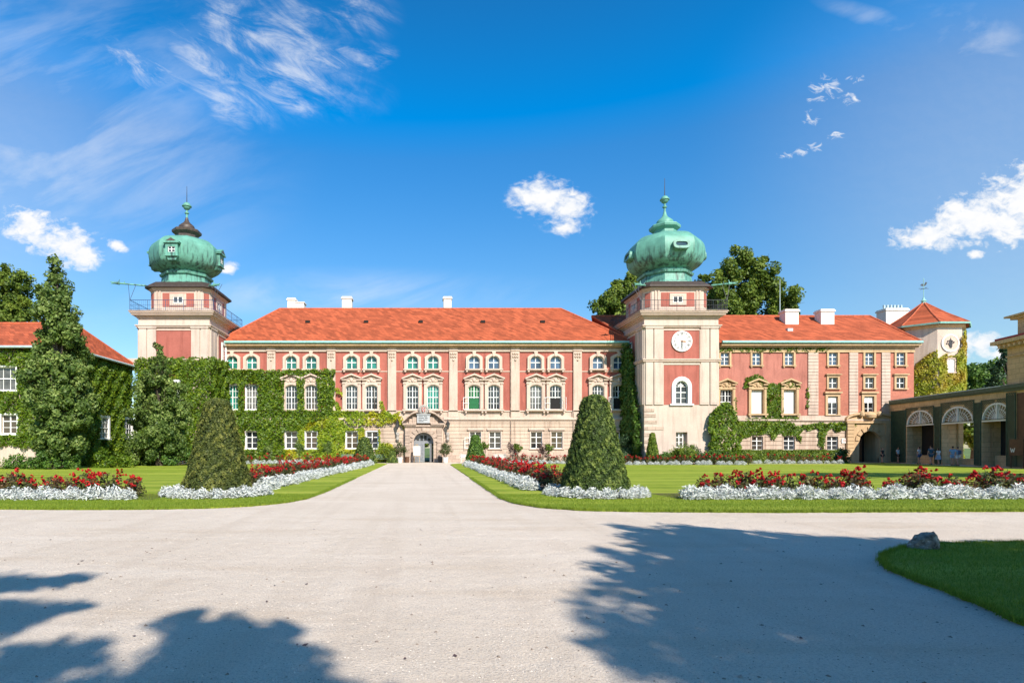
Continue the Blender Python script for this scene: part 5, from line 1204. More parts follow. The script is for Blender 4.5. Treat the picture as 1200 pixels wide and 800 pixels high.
blades('grass', None, 60000, (2, 24, 14, 30), .03, .07, .006, edge=lw2); blades('grass', None, 60000, (-18, -3, 14, 30), .03, .07, .006, edge=lw1); blades('grass', None, 40000, (4, 15, 4, 11), .03, .06, .004, edge=lw3)
# loose stones
def stones(name, n, sz, fy, mat):
    u = RNG.random(n); y = 3.4 + (fy - 3.4) * u ** 1.3; x = RNG.uniform(-.8, 1.12, n) * y; r = sz * RNG.uniform(.5, 1.5, n) * (1 + y * .03)
    k = ~inpoly(x, y, NLp); x, y, r = x[k], y[k], r[k]; n = len(x)
    o = np.array([(1, 0, 0), (0, 1, 0), (-1, 0, 0), (0, -1, 0), (.1, .1, .62)]); a = RNG.uniform(0, 2 * PI, n); ca, sa = np.cos(a), np.sin(a)
    V = o[None] * r[:, None, None] * RNG.uniform(.6, 1.3, (n, 5, 1)); vx_ = V[:, :, 0] * ca[:, None] - V[:, :, 1] * sa[:, None] + x[:, None]; vy_ = V[:, :, 0] * sa[:, None] + V[:, :, 1] * ca[:, None] + y[:, None]
    v = np.stack([vx_, vy_, V[:, :, 2]], 2).reshape(-1, 3); base = (np.arange(n) * 5)[:, None, None]; f = np.array([(0, 1, 4), (1, 2, 4), (2, 3, 4), (3, 0, 4)])[None] + base
    me = bpy.data.meshes.new(name); me.from_pydata(v.tolist(), [], f.reshape(-1, 3).tolist()); me.materials.append(mat); ob = link(name, me); tag(ob, 'loose small stones scattered over the gravel', 'gravel', kind='stuff')
M['stonel'] = plain('loose_stone_light', (.62, .56, .50), .8, var=.2, sc=12); M['stoned'] = plain('loose_stone_dark', (.20, .16, .13), .8, var=.4, sc=12)
stones('gravel_stones', 7000, .0055, 12, M['stonel']); stones('gravel_stones', 3500, .0048, 13, M['stoned']); stones('gravel_stones', 160, .014, 10, M['stoned'])
n = 55; y = RNG.uniform(3.8, 13, n); x = RNG.uniform(-.7, .7, n) * y; me = leafmesh('fallen_leaves', np.stack([x, y, np.full(n, .012)], 1), np.tile([0, 0, 1.], (n, 1)), .045, M['twig'], .15, .6); o = link('fallen_leaves', me); tag(o, 'few dry leaves fallen on the gravel', 'leaves', kind='stuff')
# rock
def rock(label, x, y, sx, sy, sz):
    bm = bmesh.new(); bmesh.ops.create_icosphere(bm, subdivisions=4, radius=1)
    from mathutils import noise as nz
    for v in bm.verts:
        p = v.co.copy(); k = 1 + .25 * nz.noise(p * 1.3 + Vector((3, 1, 7))) + .12 * nz.noise(p * 3.5) + .05 * nz.noise(p * 9)
        v.co = Vector((p.x * sx * k - max(0, p.z) * sx * -.25, p.y * sy * k, p.z * sz * k))
        v.co.z += .09 * max(0, v.co.x / sx + .2) * max(0, v.co.z / sz)
    me = bpy.data.meshes.new('rock'); bm.to_mesh(me); bm.free(); me.materials.append(M['rock']); o = link('rock', me, None, Matrix.Translation((x, y, .03))); tag(o, label, 'rock')
rx, ry = G(1081, 645); rock('rough grey boulder at the tip of the shaded near lawn', rx, ry, .23, .18, .21)
# ------------------------------------------------------------------ trees
def colblobs(x, y, z0, z1, rmax, n, seed, shape=None, flat=1.):
    rd = random.Random(seed); o = []
    for i in range(n):
        t = (i + rd.random()) / n; z = z0 + (z1 - z0) * t; r = rmax * (shape(t) if shape else 1); a = rd.uniform(0, 6.28); q = r * rd.uniform(.25, .68)
        o.append((x + q * math.cos(a), y + q * math.sin(a), z, max(.35, r * rd.uniform(.42, .62))))
    return o
sh1 = lambda t: (.62 + 1.1 * t if t < .3 else 1.0 - .15 * (t - .3) / .4 if t < .7 else .85 - 1.9 * (t - .7) ** 1.1) 
tree('broadleaf_tree', 'tall dense dark green tree rising in front of the side wing', 'tree', (-27.6, 43, 0), [(-27.8, 43, 12.2, 1.5), (-27.6, 43, 13.4, 1.25), (-27.9, 43, 11.0, 1.7), (-27.8, 43, 14.6, .95), (-27.7, 43, 15.5, .6), (-28.3, 42.7, 12.6, 1.1), (-27.1, 43.2, 12.0, 1.2)] + colblobs(-27.8, 43, .9, 13.2, 2.75, 60, 3, lambda t: max(.2, sh1(t))), 80000, .22, M['oak'], .3, clump=12, csize=.34)
tree('broadleaf_tree', 'lighter broad tree behind the side wing roof at the left edge', 'tree', (-52.5, 72, 0), colblobs(-52.5, 72, 9, 23.5, 4.6, 30, 5, lambda t: max(.3, 1 - .6 * abs(t - .4))), 36000, .36, M['oak2'], .4, clump=12)
tree('broadleaf_tree', 'middle green tree with ragged top before the dormered tower', 'tree', (-23.2, 50, 0), colblobs(-23.4, 50, .9, 10.7, 2.9, 36, 9, lambda t: max(.12, 1.0 - .2 * t if t < .5 else .9 - 1.55 * (t - .5))), 50000, .2, M['oak'], .22, clump=12, csize=.34)
tree('broadleaf_tree', 'big round tree rising behind the palace roof right of the clock tower', 'tree', (X(880, 92), 92, 0), [(X(p, 92), 92 + random.uniform(-2, 2), Z(q, 92), r * 1.0) for p, q, r in ((868, 312, 3.2), (850, 322, 2.6), (886, 318, 2.8), (870, 335, 4), (893, 345, 3.4), (845, 345, 3.2), (912, 352, 3.2), (926, 360, 2.6), (935, 352, 1.6), (858, 362, 4), (890, 368, 4), (828, 355, 2.6), (825, 330, 1.8), (835, 368, 3.2), (920, 372, 3), (876, 300, 1.9))], 50000, .42, M['oak2'], .5, clump=14, csize=.33)
tree('broadleaf_tree', 'green treetop showing behind the palace roof left of the clock tower', 'tree', (X(726, 92), 92, 0), [(X(p, 92), 92, Z(q, 92), r) for p, q, r in ((722, 345, 2.4), (732, 338, 2.2), (712, 358, 2.3), (728, 362, 3), (742, 350, 3), (746, 335, 2.4), (705, 366, 1.6), (738, 328, 1.3), (720, 375, 3), (752, 365, 3))], 24000, .4, M['oak2'], .4, clump=14, csize=.33)
tree('broadleaf_tree', 'grey-green round tree beyond the arcade roof', 'tree', (X(1150, 80), 80, 0), [(X(p, 80), 80, Z(q, 80), r) for p, q, r in ((1140, 440, 2.2), (1152, 434, 2.2), (1163, 438, 2.2), (1145, 455, 3), (1160, 458, 3), (1132, 452, 2.4), (1172, 450, 2.6), (1135, 470, 3), (1165, 475, 3))], 20000, .34, M['bush'], .3, clump=12)
cb = []
for i in range(9):
    for s in (-1, 1, .3): z = Z(405 + i * 8, 72); cb.append((X(1182, 72) + s * (.5 + i * .25), 72 + random.uniform(-.6, .6), z - abs(s) * .3, .5 + i * .04))
tree('conifer', 'dark conifer with drooping boughs beside the pavilion wall', 'tree', (X(1182, 72), 72, 0), cb, 14000, .28, M['conif'], .2, clump=10, csize=.45)
tree('broadleaf_tree', 'sunlit bush seen through the middle arch of the arcade', 'tree', (55.6, 57.6, 0), [(55.6 + random.uniform(-1.6, 1.6), 57.6 + random.uniform(-1.6, 1.6), random.uniform(1.2, 4.6), 1.0) for _ in range(12)], 9000, .3, M['bushy'], .2)
tree('broadleaf_tree', 'sunlit tree seen through the open portal door', 'tree', (1.5, 112, 0), [(1.5 + random.uniform(-3, 3), 112 + random.uniform(-2, 2), random.uniform(1.5, 6), 1.8) for _ in range(8)], 6000, .4, M['bushy'], .2)
# trees behind the camera that shade the court
SE, SA = R(38), R(20.5)
sunv = Vector((math.sin(SA) * math.cos(SE), -math.cos(SA) * math.cos(SE), math.sin(SE)))
def lift(gx, gy, h): k = h / sunv.z; return (gx + sunv.x * k, gy + sunv.y * k, h)
rd = random.Random(21)
def inside(p, poly): return bool(inpoly(np.array([p[0]]), np.array([p[1]]), poly)[0])
shp = [G(730, 617), G(800, 617), G(900, 624), G(1050, 633), G(1200, 641), (17, 8.5), (17, 4), (9, 1), (3, 1.8), G(790, 805), G(720, 765), G(700, 745), G(680, 728), G(725, 712), G(720, 700), G(690, 688), G(700, 672), G(735, 662), G(710, 648), G(750, 636)]
gaps = [(*G(880, 765), .5, .08), (*G(842, 753), .25, .08), (*G(785, 668), .25, .1), (*G(765, 710), .25, .06)]
bl = []; 
for i in range(2600):
    p = (rd.uniform(0, 17), rd.uniform(.5, 13))
    if not inside(p, shp): continue
    if any(abs(p[0] - g[0]) < g[2] + .2 and abs(p[1] - g[1]) < g[3] + .28 for g in gaps): continue
    if any((p[0] - b[4]) ** 2 + (p[1] - b[5]) ** 2 < .26 for b in bl): continue
    edge = min((p[0] - q[0]) ** 2 + (p[1] - q[1]) ** 2 for q in [(a[0] * (1 - t) + b[0] * t, a[1] * (1 - t) + b[1] * t) for a, b in zip(shp, shp[1:] + shp[:1]) for t in (0, .25, .5, .75)]) ** .5
    h = rd.uniform(6.5, 13); bl.append((*lift(*p, h), .34 + min(.55, edge * .35), *p))
tree('shade_tree', 'spreading tree behind the viewer whose crown shades the right of the court', 'tree', (13.5, -6.5, 0), [b[:4] for b in bl], 85000, .22, M['oak'], .45, clump=7, csize=.66, nlimb=26)
tg = [(225, 728, .28), (240, 745, .32), (265, 735, .26), (290, 742, .3), (330, 737, .2), (345, 738, .12), (225, 765, .35), (260, 765, .35), (300, 770, .35), (335, 770, .3), (240, 795, .3), (280, 798, .35), (330, 795, .3), (360, 797, .2), (200, 785, .22), (190, 790, .2),
      (10, 684, .26), (40, 684, .28), (70, 680, .26), (95, 677, .16), (5, 718, .3), (40, 720, .28), (70, 714, .2), (95, 711, .12), (-30, 690, .5), (-20, 730, .5), (60, 764, .2), (95, 762, .2), (110, 770, .15), (20, 775, .3), (80, 775, .2), (-10, 800, .5), (100, 800, .2), (130, 812, .2), (455, 812, .12), (400, 815, .2), (300, 830, .4), (180, 830, .3), (60, 850, .5)]
bl = [(*lift(*G(a, b), rd.uniform(8.5, 10.5)), r * .85) for a, b, r in tg]
tree('shade_tree', 'smaller tree behind the viewer throwing leafy shadows on the left of the court', 'tree', (3.4, -10.2, 0), bl, 13000, .13, M['oak'], .16, clump=9, csize=.8, nlimb=16)
bl = []
for i in range(34): p = (rd.uniform(22.5, 42), rd.uniform(31.6, 35)); bl.append((*lift(*p, rd.uniform(13, 18)), 1.0 + (p[0] - 22) * .02))
tree('shade_tree', 'tall tree out of sight at the right whose shadow crosses the far lawn', 'tree', (45, 12, 0), bl, 12000, .5, M['oak'], .4, clump=7, csize=.6)
for i_, (x_, y_, l_) in enumerate(((-12, -16, 'added unseen tree behind the viewer on the left, dimming the sky light'), (3, -24, 'added unseen tree straight behind the viewer, dimming the sky light'), (24, -14, 'added unseen tree behind the viewer on the right, dimming the sky light'))):
    tree('added_tree', l_, 'tree', (x_, y_, 0), [(x_ + random.uniform(-4, 4), y_ + random.uniform(-3, 3), random.uniform(5, 13 if i_ < 2 else 12), 2.6) for _ in range(14)], 7000, .7, M['oak'], .4, clump=9)  # unseen trees added behind the camera to cut sky light on the court
# ------------------------------------------------------------------ furniture by the portal
pc = PC
t = thing('easel', 'wooden easel holding a blank white board in the portal', 'easel', (X(488.5, 61.6), 61.6, 0)); ex = X(488.5, 61.6)
mb = MB(); mb.tube((ex - .32, 61.5, 0), (ex - .08, 61.75, 2.05), .025); mb.tube((ex + .32, 61.5, 0), (ex + .08, 61.75, 2.05), .025); mb.tube((ex, 62.2, 0), (ex, 61.8, 1.95), .025); mb.box(ex - .4, ex + .4, 61.46, 61.58, .72, .77); mb.build('easel_legs', M['gold'], t)
mb = MB(Matrix.Translation((ex, 61.56, .78)) @ Matrix.Rotation(R(-9), 4, 'X')); mb.box(-.36, .36, -.03, 0, 0, 1.0); mb.build('board', M['blind'], t)
for i, (p, l) in enumerate(((468.5, 'potted oleander in a white tub left of the portal'), (522, 'potted oleander in a white tub right of the portal'))):
    x, y = X(p, 60.6), 60.6; t = thing('potted_oleander', l, 'potted plant', (x, y, 0))
    mb = MB(); mb.lathe([(.2, 0), (.24, .05), (.29, .5), (.33, .52), (.33, .6), (.27, .6), (.26, .5)], 18, (x, y)); mb.build('tub', M['pot'], t, smooth=True)
    mb = MB(); [mb.tube((x, y, .4), (x + .35 * math.cos(k), y + .35 * math.sin(k), 1.3), .025, .012, 5) for k in range(6)]; mb.build('stems', M['bark'], t)
    P, Q, r = blobs_to_points([(x, y, 1.45, .62), (x - .3, y, 1.35, .45), (x + .32, y, 1.4, .45), (x, y, 1.85, .4)], 1500, 14, .45); link('foliage', leafmesh('foliage', P, Q, .14, M['ole'], .6, .4, rnd=r), t)
def bench(label, x, y, w, mat, back=True):
    t = thing('bench', label, 'bench', (x, y, 0)); mb = MB()
    for k in range(4): mb.box(x - w / 2, x + w / 2, y - .25 + k * .13, y - .25 + k * .13 + .1, .42, .46)
    mb.build('seat', mat, t)
    mb = MB()
    for k in range(3): mb.box(x - w / 2, x + w / 2, y + .28, y + .31, .55 + k * .13, .55 + k * .13 + .1)
    mb.build('backrest', mat, t)
    for s in (-1, 1):
        mb = MB(); X0 = x + s * (w / 2 - .12); mb.box(X0 - .03, X0 + .03, y - .22, y - .17, 0, .418); mb.box(X0 - .03, X0 + .03, y + .22, y + .275, 0, .95); mb.box(X0 - .028, X0 + .028, y - .24, y + .215, .62, .66); mb.box(X0 - .025, X0 + .025, y - .24, y - .2, .42, .618); mb.build('leg', mat, t)
bench('green slatted bench left of the portal under the creeper', X(448, 60.8), 60.8, 2.1, M['wood']); bench('white bench between the portal and the small green cone', X(545.5, 60.6), 60.6, 1.2, M['woodw']); bench('long white bench behind the rose strip right of the small green cone', X(586, 60.8), 60.8, 1.4, M['woodw'])
bench('green slatted bench partly hidden behind the small dark cone', X(411, 60.8), 60.8, 2.1, M['wood'])
for s, l in ((466.0, 'black iron wall lantern left of the portal'), (524.6, 'black iron wall lantern right of the portal')):
    x = X(s); y = D0 - .75; t = thing('wall_lantern', l, 'lantern', (x, D0 - .3, 4.6))
    mb = MB(); mb.tube((x, D0 - .12, 4.55), (x, y, 4.75), .035); mb.tube((x, D0 - .12, 4.1), (x, y + .1, 4.7), .025); mb.build('bracket', M['black'], t)
    mb = MB(); mb.lathe([(.1, 3.75), (.22, 4.25), (.24, 4.28), (.05, 4.5), (.02, 4.7)], 6, (x, y)); mb.lathe([(.06, 3.62), (.11, 3.74)], 6, (x, y)); o = mb.build('lamp_case', M['black'], t)
    mb = MB(); mb.lathe([(.112, 3.8), (.222, 4.2)], 6, (x, y), .02); mb.build('lamp_glass', M['pane'], o)
    mb = MB(); q = x; mb.box(q - .16, q + .16, D0 - .4, D0 - .11, 3.15, 3.3); mb.lathe([(.05, 2.3), (.2, 2.5), (.14, 2.8), (.22, 3.05), (.2, 3.148)], 10, (q, D0 - .28)); mb.build('wall_console', M['grey'], main, smooth=False)
t = thing('bollard_bin', 'dark low bin right of the portal', 'bin', (X(516, 61.8), 61.8, 0)); mb = MB(); x = X(516, 61.8); mb.lathe([(.22, 0), (.24, .05), (.26, .6), (.2, .66)], 14, (x, 61.8)); mb.build('body', M['black'], t)
t = thing('bollard_bin', 'dark low bin left of the portal beside the oleander tub', 'bin', (X(477, 61.8), 61.8, 0)); mb = MB(); x = X(477, 61.8); mb.lathe([(.2, 0), (.22, .05), (.24, .55), (.18, .6)], 14, (x, 61.8)); mb.build('body', M['brown'], t)
# ------------------------------------------------------------------ people
def skinmesh(name, pts, edges, rad, mat, mw, sub=2):
    me = bpy.data.meshes.new(name); me.from_pydata(pts, edges, []); o = bpy.data.objects.new(name, me); C.objects.link(o)
    m = o.modifiers.new('Skin', 'SKIN'); m.use_smooth_shade = True
    for i, sv in enumerate(me.skin_vertices[0].data):
        r = rad[i]; sv.radius = (r if isinstance(r, tuple) else (r, r)); sv.use_root = (i == 0)
    s2 = o.modifiers.new('Sub', 'SUBSURF'); s2.levels = s2.render_levels = sub
    dg = bpy.context.evaluated_depsgraph_get(); nm = bpy.data.meshes.new_from_object(o.evaluated_get(dg)); bpy.data.objects.remove(o); nm.name = name
    nm.materials.clear(); nm.materials.append(mat); nm.polygons.foreach_set('use_smooth', [True] * len(nm.polygons)); nm.update(); return nm
def person(label, x, y, yaw, h, shirt, bottom, hairm, skirt=False, stride=.12, arm=.1, bag=False, longhair=False, skirtlen=.0):
    t = thing('person', label, 'person', (x, y, 0)); s = h / 1.75; mw = Matrix.Translation((x, y, .0)) @ Matrix.Rotation(yaw, 4, 'Z') @ Matrix.Scale(s, 4)
    st = stride
    P = [(0, 0, .95), (0, .0, 1.12), (0, .01, 1.30), (0, .015, 1.42), (0, .0, 1.50), (0, -.01, 1.58), (0, -.015, 1.66), (0, -.01, 1.72),
         (-.09, 0, .90), (-.10, -st * .5, .50), (-.10, -st + .03, .09), (-.10, -st - .12, .03), (.09, 0, .90), (.10, st * .3, .50), (.10, st + .05, .09), (.10, st - .08, .03),
         (-.17, .01, 1.41), (-.24, .02, 1.14), (-.25, -.08 - arm, .92), (-.25, -.11 - arm, .83), (-.245, -.12 - arm, .76), (.17, .01, 1.41), (.24, .04, 1.14), (.26, -.02, .90), (.26, -.04, .81), (.255, -.05, .74), (-.22, -.13 - arm, .80), (.23, -.08, .78)]
    E = [(0, 1), (1, 2), (2, 3), (3, 4), (4, 5), (5, 6), (6, 7), (0, 8), (8, 9), (9, 10), (10, 11), (0, 12), (12, 13), (13, 14), (14, 15), (3, 16), (16, 17), (17, 18), (18, 19), (19, 20), (3, 21), (21, 22), (22, 23), (23, 24), (24, 25), (19, 26), (24, 27)]
    rr = [(.14, .10), (.12, .09), (.14, .10), (.12, .085), (.05, .05), (.065, .075), (.075, .09), (.06, .07), .085, .055, .038, .03, .085, .055, .038, .03, .055, .042, .03, .028, .014, .055, .042, .03, .028, .014, .01, .01]
    lm('body', skinmesh('body', P, E, rr, M['skin'], mw), t, mw)
    sp = [P[i] for i in (0, 1, 2, 3, 16, 17, 21, 22)]; sp[5] = tuple(np.array(P[16]) * .35 + np.array(P[17]) * .65); sp[7] = tuple(np.array(P[21]) * .35 + np.array(P[22]) * .65)
    lm('shirt', skinmesh('shirt', sp, [(0, 1), (1, 2), (2, 3), (3, 4), (4, 5), (3, 6), (6, 7)], [(.165, .12), (.145, .112), (.165, .125), (.12, .095), .072, .062, .072, .062], shirt, mw), t, mw)
    if skirt: 
        mb = MB(); mb.lathe([(.15, 1.02), (.2, .85), (.27, .55 - skirtlen)], 16); me = mb.mesh('skirt', bottom, smooth=True); lm('skirt', me, t, mw)
    else:
        k = .62; a = [P[0], P[8], tuple(np.array(P[8]) * (1 - k) + np.array(P[9]) * k), P[12], tuple(np.array(P[12]) * (1 - k) + np.array(P[13]) * k)]
        lm('shorts', skinmesh('shorts', a, [(0, 1), (1, 2), (0, 3), (3, 4)], [(.165, .125), .115, .1, .115, .1], bottom, mw), t, mw)
    hp = [(0, .02, 1.69), (0, .035, 1.63), (0, .045, 1.55 if not longhair else 1.40)]
    lm('hair', skinmesh('hair', [(0, -.0, 1.725)] + hp, [(0, 1), (1, 2), (2, 3)], [(.07, .075), (.085, .085), (.078, .07), (.05, .045)], hairm, mw, 1), t, mw)
    mb = MB(); 
    for sx in (-1, 1): mb.box(sx * .03 - .011, sx * .03 + .011, -.108, -.096, 1.642, 1.652)
    mb.box(-.02, .02, -.107, -.095, 1.588, 1.594); mb.prism([(-.012, 1.605), (.012, 1.605), (0, 1.645)], -.122, -.09); lm('face_features', mb.mesh('face_features', M['hair']), t, mw)
    mb = MB(); 
    for i in (10, 14): q = P[i]; mb.box(q[0] - .045, q[0] + .045, q[1] - .19, q[1] + .06, 0.0, .07)
    lm('shoes', mb.mesh('shoes', M['black'], bevel=.015), t, mw)
    if bag: mb = MB(); mb.box(-.15, .15, .13, .27, 1.05, 1.42); lm('backpack', mb.mesh('backpack', bag, bevel=.04), t, mw)
    return t
cl = lambda n, c: plain(n, c, .8, var=.1)
W_, LB, DB, NV, BK, PK, GY = cl('white_cotton', (.7, .7, .72)), cl('light_blue_cotton', (.25, .42, .62)), cl('denim', (.07, .12, .24)), cl('navy_cloth', (.04, .10, .15)), cl('black_cloth', (.025, .022, .025)), cl('red_print', (.5, .2, .25)), cl('grey_blue_cloth', (.28, .36, .46))
YP = 58.8
person('woman in dark clothes standing in the shade beside the gate portal', X(1034, 60.5), 60.5, R(20), 1.62, BK, BK, M['hair'], longhair=True)
person('person in white top with red print and dark shorts before the first trellis panel', X(1052.5, 61.0), 61.0, R(15), 1.68, W_, BK, M['hair'], bag=False)
person('person in white shirt and blue shorts before the left arch', X(1077, 56.9), 56.9, R(200), 1.74, W_, DB, M['hair'], stride=.08)
person('tall man in dark teal shirt standing at the pier between the left and middle arches', X(1091, 55.2), 55.2, R(170), 1.85, NV, NV, M['hair'])
person('woman in white blouse and skirt beside the tall man in dark teal', X(1099.5, 54.4), 54.4, R(190), 1.6, W_, GY, M['hair'], skirt=True, longhair=True)
person('person in light blue shirt and pale shorts left in the pair by the middle arch', X(1116.5, 52.4), 52.4, R(150), 1.78, LB, LB, M['hair'])
person('person with dark blue backpack beside the light blue shirt at the middle arch', X(1122, 51.4), 51.4, R(190), 1.72, LB, W_, M['hair'], bag=DB)
# ------------------------------------------------------------------ sky, sun, camera
w = bpy.data.worlds.new('World'); S.world = w; w.use_nodes = True; nt = w.node_tree; bg = nt.nodes['Background']
sky = nt.nodes.new('ShaderNodeTexSky'); sky.sky_type = 'NISHITA'; sky.sun_disc = False; sky.sun_elevation = SE; sky.sun_rotation = PI - SA
sky.air_density = 1.0; sky.dust_density = .6; sky.ozone_density = 2.2; sky.altitude = 100
hs_ = nt.nodes.new('ShaderNodeHueSaturation'); hs_.inputs['Saturation'].default_value = 1.15; hs_.inputs['Value'].default_value = 1.0; hs_.inputs['Hue'].default_value = .5; nt.links.new(sky.outputs[0], hs_.inputs['Color'])
tc = nt.nodes.new('ShaderNodeTexCoord'); sp = nt.nodes.new('ShaderNodeSeparateXYZ'); nt.links.new(tc.outputs['Generated'], sp.inputs[0])
def mth(op, a, b=None, c=None, clamp=False):
    n = nt.nodes.new('ShaderNodeMath'); n.operation = op; n.use_clamp = clamp
    for i, v in enumerate((a, b, c)):
        if v is None: continue
        if hasattr(v, 'is_output'): nt.links.new(v, n.inputs[i])
        else: n.inputs[i].default_value = v
    return n.outputs[0]
zr_ = nt.nodes.new('ShaderNodeValToRGB'); nt.links.new(sp.outputs[2], zr_.inputs[0])
for i_, p_ in enumerate([0., .18, .45, .70, .95]):
    if i_ > 1: zr_.color_ramp.elements.new(.5)
    zr_.color_ramp.elements[i_].position = p_
for i_, c_ in enumerate([(.66, .64, .58), (.56, .68, .70), (.22, .70, .90), (.0, .76, 1.06), (.30, .36, .44)]): zr_.color_ramp.elements[i_].color = (*c_, 1)
tn_ = nt.nodes.new('ShaderNodeMix'); tn_.data_type = 'RGBA'; tn_.blend_type = 'MULTIPLY'; tn_.inputs[0].default_value = 1; nt.links.new(hs_.outputs[0], tn_.inputs[6]); nt.links.new(zr_.outputs[0], tn_.inputs[7])
sc_ = nt.nodes.new('ShaderNodeVectorMath'); sc_.operation = 'SCALE'; sc_.inputs['Scale'].default_value = 2.22; nt.links.new(tn_.outputs[2], sc_.inputs[0]); tint = sc_.outputs[0]
yy = mth('MAXIMUM', sp.outputs[1], .05); U = mth('DIVIDE', sp.outputs[0], yy); V = mth('DIVIDE', sp.outputs[2], yy); front = mth('GREATER_THAN', sp.outputs[1], .06)
def vec(sx, sy, rot=0, off=(0, 0)):
    cb = nt.nodes.new('ShaderNodeCombineXYZ'); nt.links.new(U, cb.inputs[0]); nt.links.new(V, cb.inputs[1]); mp = nt.nodes.new('ShaderNodeMapping'); mp.inputs['Rotation'].default_value = (0, 0, rot); mp.inputs['Scale'].default_value = (sx, sy, 1); mp.inputs['Location'].default_value = (*off, 0)
    if rot:
        m0 = nt.nodes.new('ShaderNodeMapping'); m0.inputs['Rotation'].default_value = (0, 0, rot); nt.links.new(cb.outputs[0], m0.inputs[0]); mp.inputs['Rotation'].default_value = (0, 0, 0); nt.links.new(m0.outputs[0], mp.inputs[0])
    else: nt.links.new(cb.outputs[0], mp.inputs[0])
    return mp.outputs[0]
def wn(v, sc, det=7, rough=.6, dist=0.):
    n = nt.nodes.new('ShaderNodeTexNoise'); n.inputs['Scale'].default_value = sc; n.inputs['Detail'].default_value = det; n.inputs['Roughness'].default_value = rough; n.inputs['Distortion'].default_value = dist; nt.links.new(v, n.inputs['Vector']); return n.outputs['Fac']
def blob(px_, py_, rx_, ry_, rot=0):
    u0, v0 = (px_ - VX) / F, (VY - py_) / F; a = mth('SUBTRACT', U, u0); b = mth('SUBTRACT', V, v0); c, s = math.cos(rot), math.sin(rot)
    p = mth('ADD', mth('MULTIPLY', a, c * F / rx_), mth('MULTIPLY', b, s * F / rx_)); q = mth('SUBTRACT', mth('MULTIPLY', b, c * F / ry_), mth('MULTIPLY', a, s * F / ry_))
    return mth('SUBTRACT', 1.0, mth('SQRT', mth('ADD', mth('MULTIPLY', p, p), mth('MULTIPLY', q, q))))
def field(l):
    o = None
    for b in l: f_ = blob(*b); o = f_ if o is None else mth('MAXIMUM', o, f_)
    return mth('MAXIMUM', o, -1.0)
def sstep(v, a, b):
    n = nt.nodes.new('ShaderNodeMapRange'); n.interpolation_type = 'SMOOTHSTEP'; nt.links.new(v, n.inputs[0]); n.inputs[1].default_value = a; n.inputs[2].default_value = b; return n.outputs[0]
cum = [(36, 265, 42, 27, -.2), (70, 286, 54, 30, -.25), (98, 300, 28, 20, 0), (137, 288, 16, 8, -.4), (266, 314, 13, 9, 0), (243, 291, 8, 5, 0), (638, 232, 44, 26, 0), (664, 245, 32, 28, 0), (662, 267, 17, 10, 0), 
       (1195, 232, 66, 44, .3), (1140, 258, 60, 36, .2), (1090, 276, 52, 22, .1), (1175, 262, 60, 34, 0), (1143, 298, 12, 7, 0), (1150, 403, 30, 18, 0), (1185, 412, 30, 20, 0), (1125, 415, 16, 8, 0), (1120, 243, 22, 12, 0), (240, 322, 8, 5, 0)]
nC = mth('ADD', mth('MULTIPLY', wn(vec(1, 1.5), 19, 10, .6, .4), .55), mth('MULTIPLY', wn(vec(1, 1.5, 0, (4, 2)), 52, 8, .62, .5), .45)); nD = mth('ADD', mth('MULTIPLY', wn(vec(1, 1.5, 0, (.01, .018)), 19, 6, .6, .4), .55), mth('MULTIPLY', wn(vec(1, 1.5, 0, (4.01, 2.018)), 52, 8, .62, .5), .45))
fC = mth('ADD', field(cum), mth('MULTIPLY', mth('SUBTRACT', nC, .5), 3.1)); mC = mth('MULTIPLY', sstep(fC, -.1, .8), mth('MULTIPLY', sstep(field(cum), -.5, .15), 1.0))
cs_ = field([(956, 115, 24, 9, 0), (995, 117, 30, 13, .1), (998, 92, 22, 8, 0), (950, 174, 28, 10, .2), (918, 183, 14, 8, 0), (949, 140, 14, 14, 0), (980, 158, 18, 8, 0), (970, 105, 30, 20, 0)])
nS = wn(vec(1, 1.6, 0, (7, 3)), 42, 8, .66, .7); mS = mth('MULTIPLY', mth('MULTIPLY', sstep(mth('ADD', cs_, mth('MULTIPLY', mth('SUBTRACT', nS, .56), 5.0)), .0, 1.6), sstep(cs_, -.3, .5)), .95)
wis = [(300, 40, 170, 80, .1), (330, 85, 150, 65, -.2), (170, 80, 120, 35, -.35), (400, 20, 80, 50, 0), (260, 115, 90, 45, -.5)]
nW = mth('MULTIPLY', wn(vec(1.0, 1.7, R(42)), 3.2, 10, .66, 1.6), wn(vec(1.0, 3.2, R(30), (2, 5)), 7, 10, .68, .8)); fW = mth('MULTIPLY', mth('MAXIMUM', field(wis), 0), sstep(nW, .12, .52)); mW = mth('MULTIPLY', sstep(fW, .0, .6), .58)
core = [(400, 66, 52, 18, .1), (440, 70, 26, 12, .35), (320, 105, 60, 16, -.5), (265, 128, 34, 12, -.6), (240, 75, 50, 14, -.5)]
nK = wn(vec(1.0, 2.0, R(20), (3, 1)), 9, 10, .66, 1.2); mK = mth('MULTIPLY', mth('MULTIPLY', sstep(field(core), -.3, .5), sstep(nK, .34, .8)), .72)
veil = [(60, 150, 330, 260, -.4), (1150, 50, 150, 60, -.35), (400, 345, 300, 36, 0), (1000, 378, 160, 6, .03), (1050, 30, 120, 20, -.3)]
nV = wn(vec(1.0, 3.0, R(-18)), 3, 7, .6, .6); mV = mth('MULTIPLY', mth('MULTIPLY', sstep(field(veil), -.05, .9), sstep(nV, .30, .75)), .42)
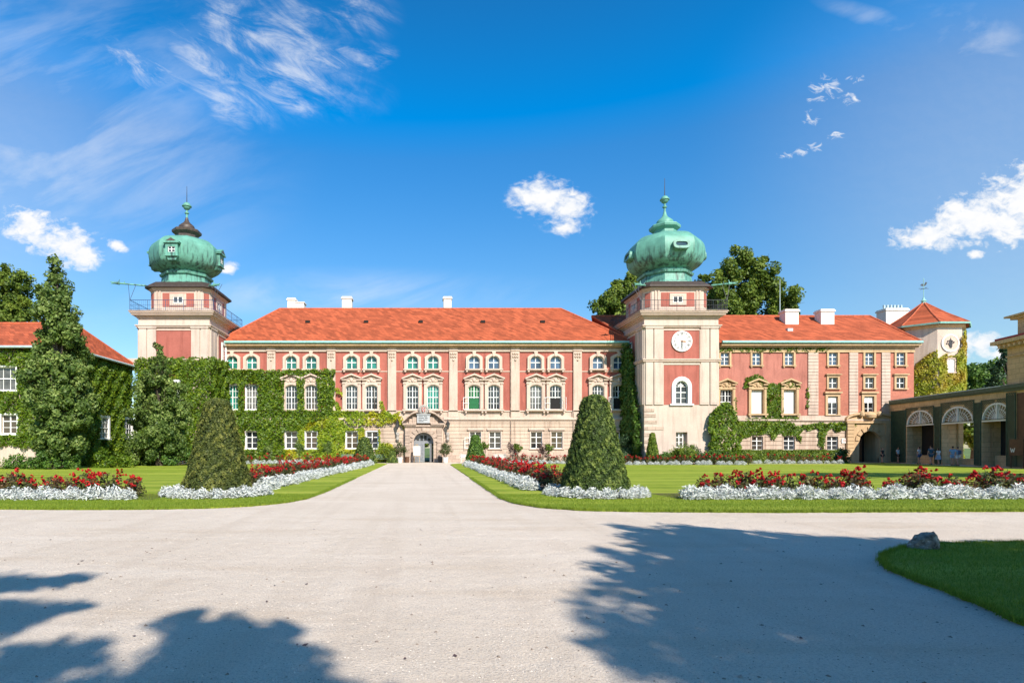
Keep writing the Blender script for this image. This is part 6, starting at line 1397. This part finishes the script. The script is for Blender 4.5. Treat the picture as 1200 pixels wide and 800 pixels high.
mP = mth('MULTIPLY', sstep(field([(1260, 190, 480, 330, 0), (-60, 200, 330, 260, 0)]), 0., .8), .18)
mV = mth('MAXIMUM', mV, mP)
mC = mth('MAXIMUM', mC, mS)
mm = mth('MAXIMUM', mth('MAXIMUM', mC, mW), mth('MAXIMUM', mK, mV)); mm = mth('MULTIPLY', mm, front)
shade = mth('ADD', .80, mth('MULTIPLY', sstep(mth('SUBTRACT', nC, nD), -.12, .12), .2))
ccol = nt.nodes.new('ShaderNodeMix'); ccol.data_type = 'RGBA'; ccol.inputs[6].default_value = (6.4, 7.4, 9.2, 1); ccol.inputs[7].default_value = (9.6, 9.6, 9.6, 1); nt.links.new(shade, ccol.inputs[0])
mx = nt.nodes.new('ShaderNodeMix'); mx.data_type = 'RGBA'; nt.links.new(mm, mx.inputs[0]); nt.links.new(tint, mx.inputs[6]); nt.links.new(ccol.outputs[2], mx.inputs[7])
nt.links.new(mx.outputs[2], bg.inputs[0]); bg.inputs[1].default_value = .072
w.cycles.sampling_method = 'MANUAL'; w.cycles.sample_map_resolution = 512
L = bpy.data.lights.new('sun', 'SUN'); L.energy = 5.0; L.angle = R(.55); L.color = (1, .90, .775); lo = bpy.data.objects.new('sun', L); C.objects.link(lo)
lo.rotation_euler = (-sunv).to_track_quat('-Z', 'Y').to_euler(); lo.location = (30, -40, 60)
cam = bpy.data.cameras.new('camera'); co = bpy.data.objects.new('camera', cam); C.objects.link(co); S.camera = co
co.location = (0, 0, EYE); co.rotation_euler = (PI / 2, 0, 0); cam.sensor_width = 36; cam.lens = F / 1200 * 36
cam.shift_x = (600 - VX) / 1200; cam.shift_y = (VY - 400) / 1200; cam.clip_end = 4000; cam.clip_start = .1
S.view_settings.view_transform = 'Standard'; S.view_settings.look = 'None'; S.view_settings.gamma = 1; S.view_settings.exposure = .55
S.cycles.max_bounces = 6; S.cycles.diffuse_bounces = 3; S.cycles.transmission_bounces = 2; S.cycles.use_denoising = True; S.cycles.caustics_reflective = False; S.cycles.caustics_refractive = False
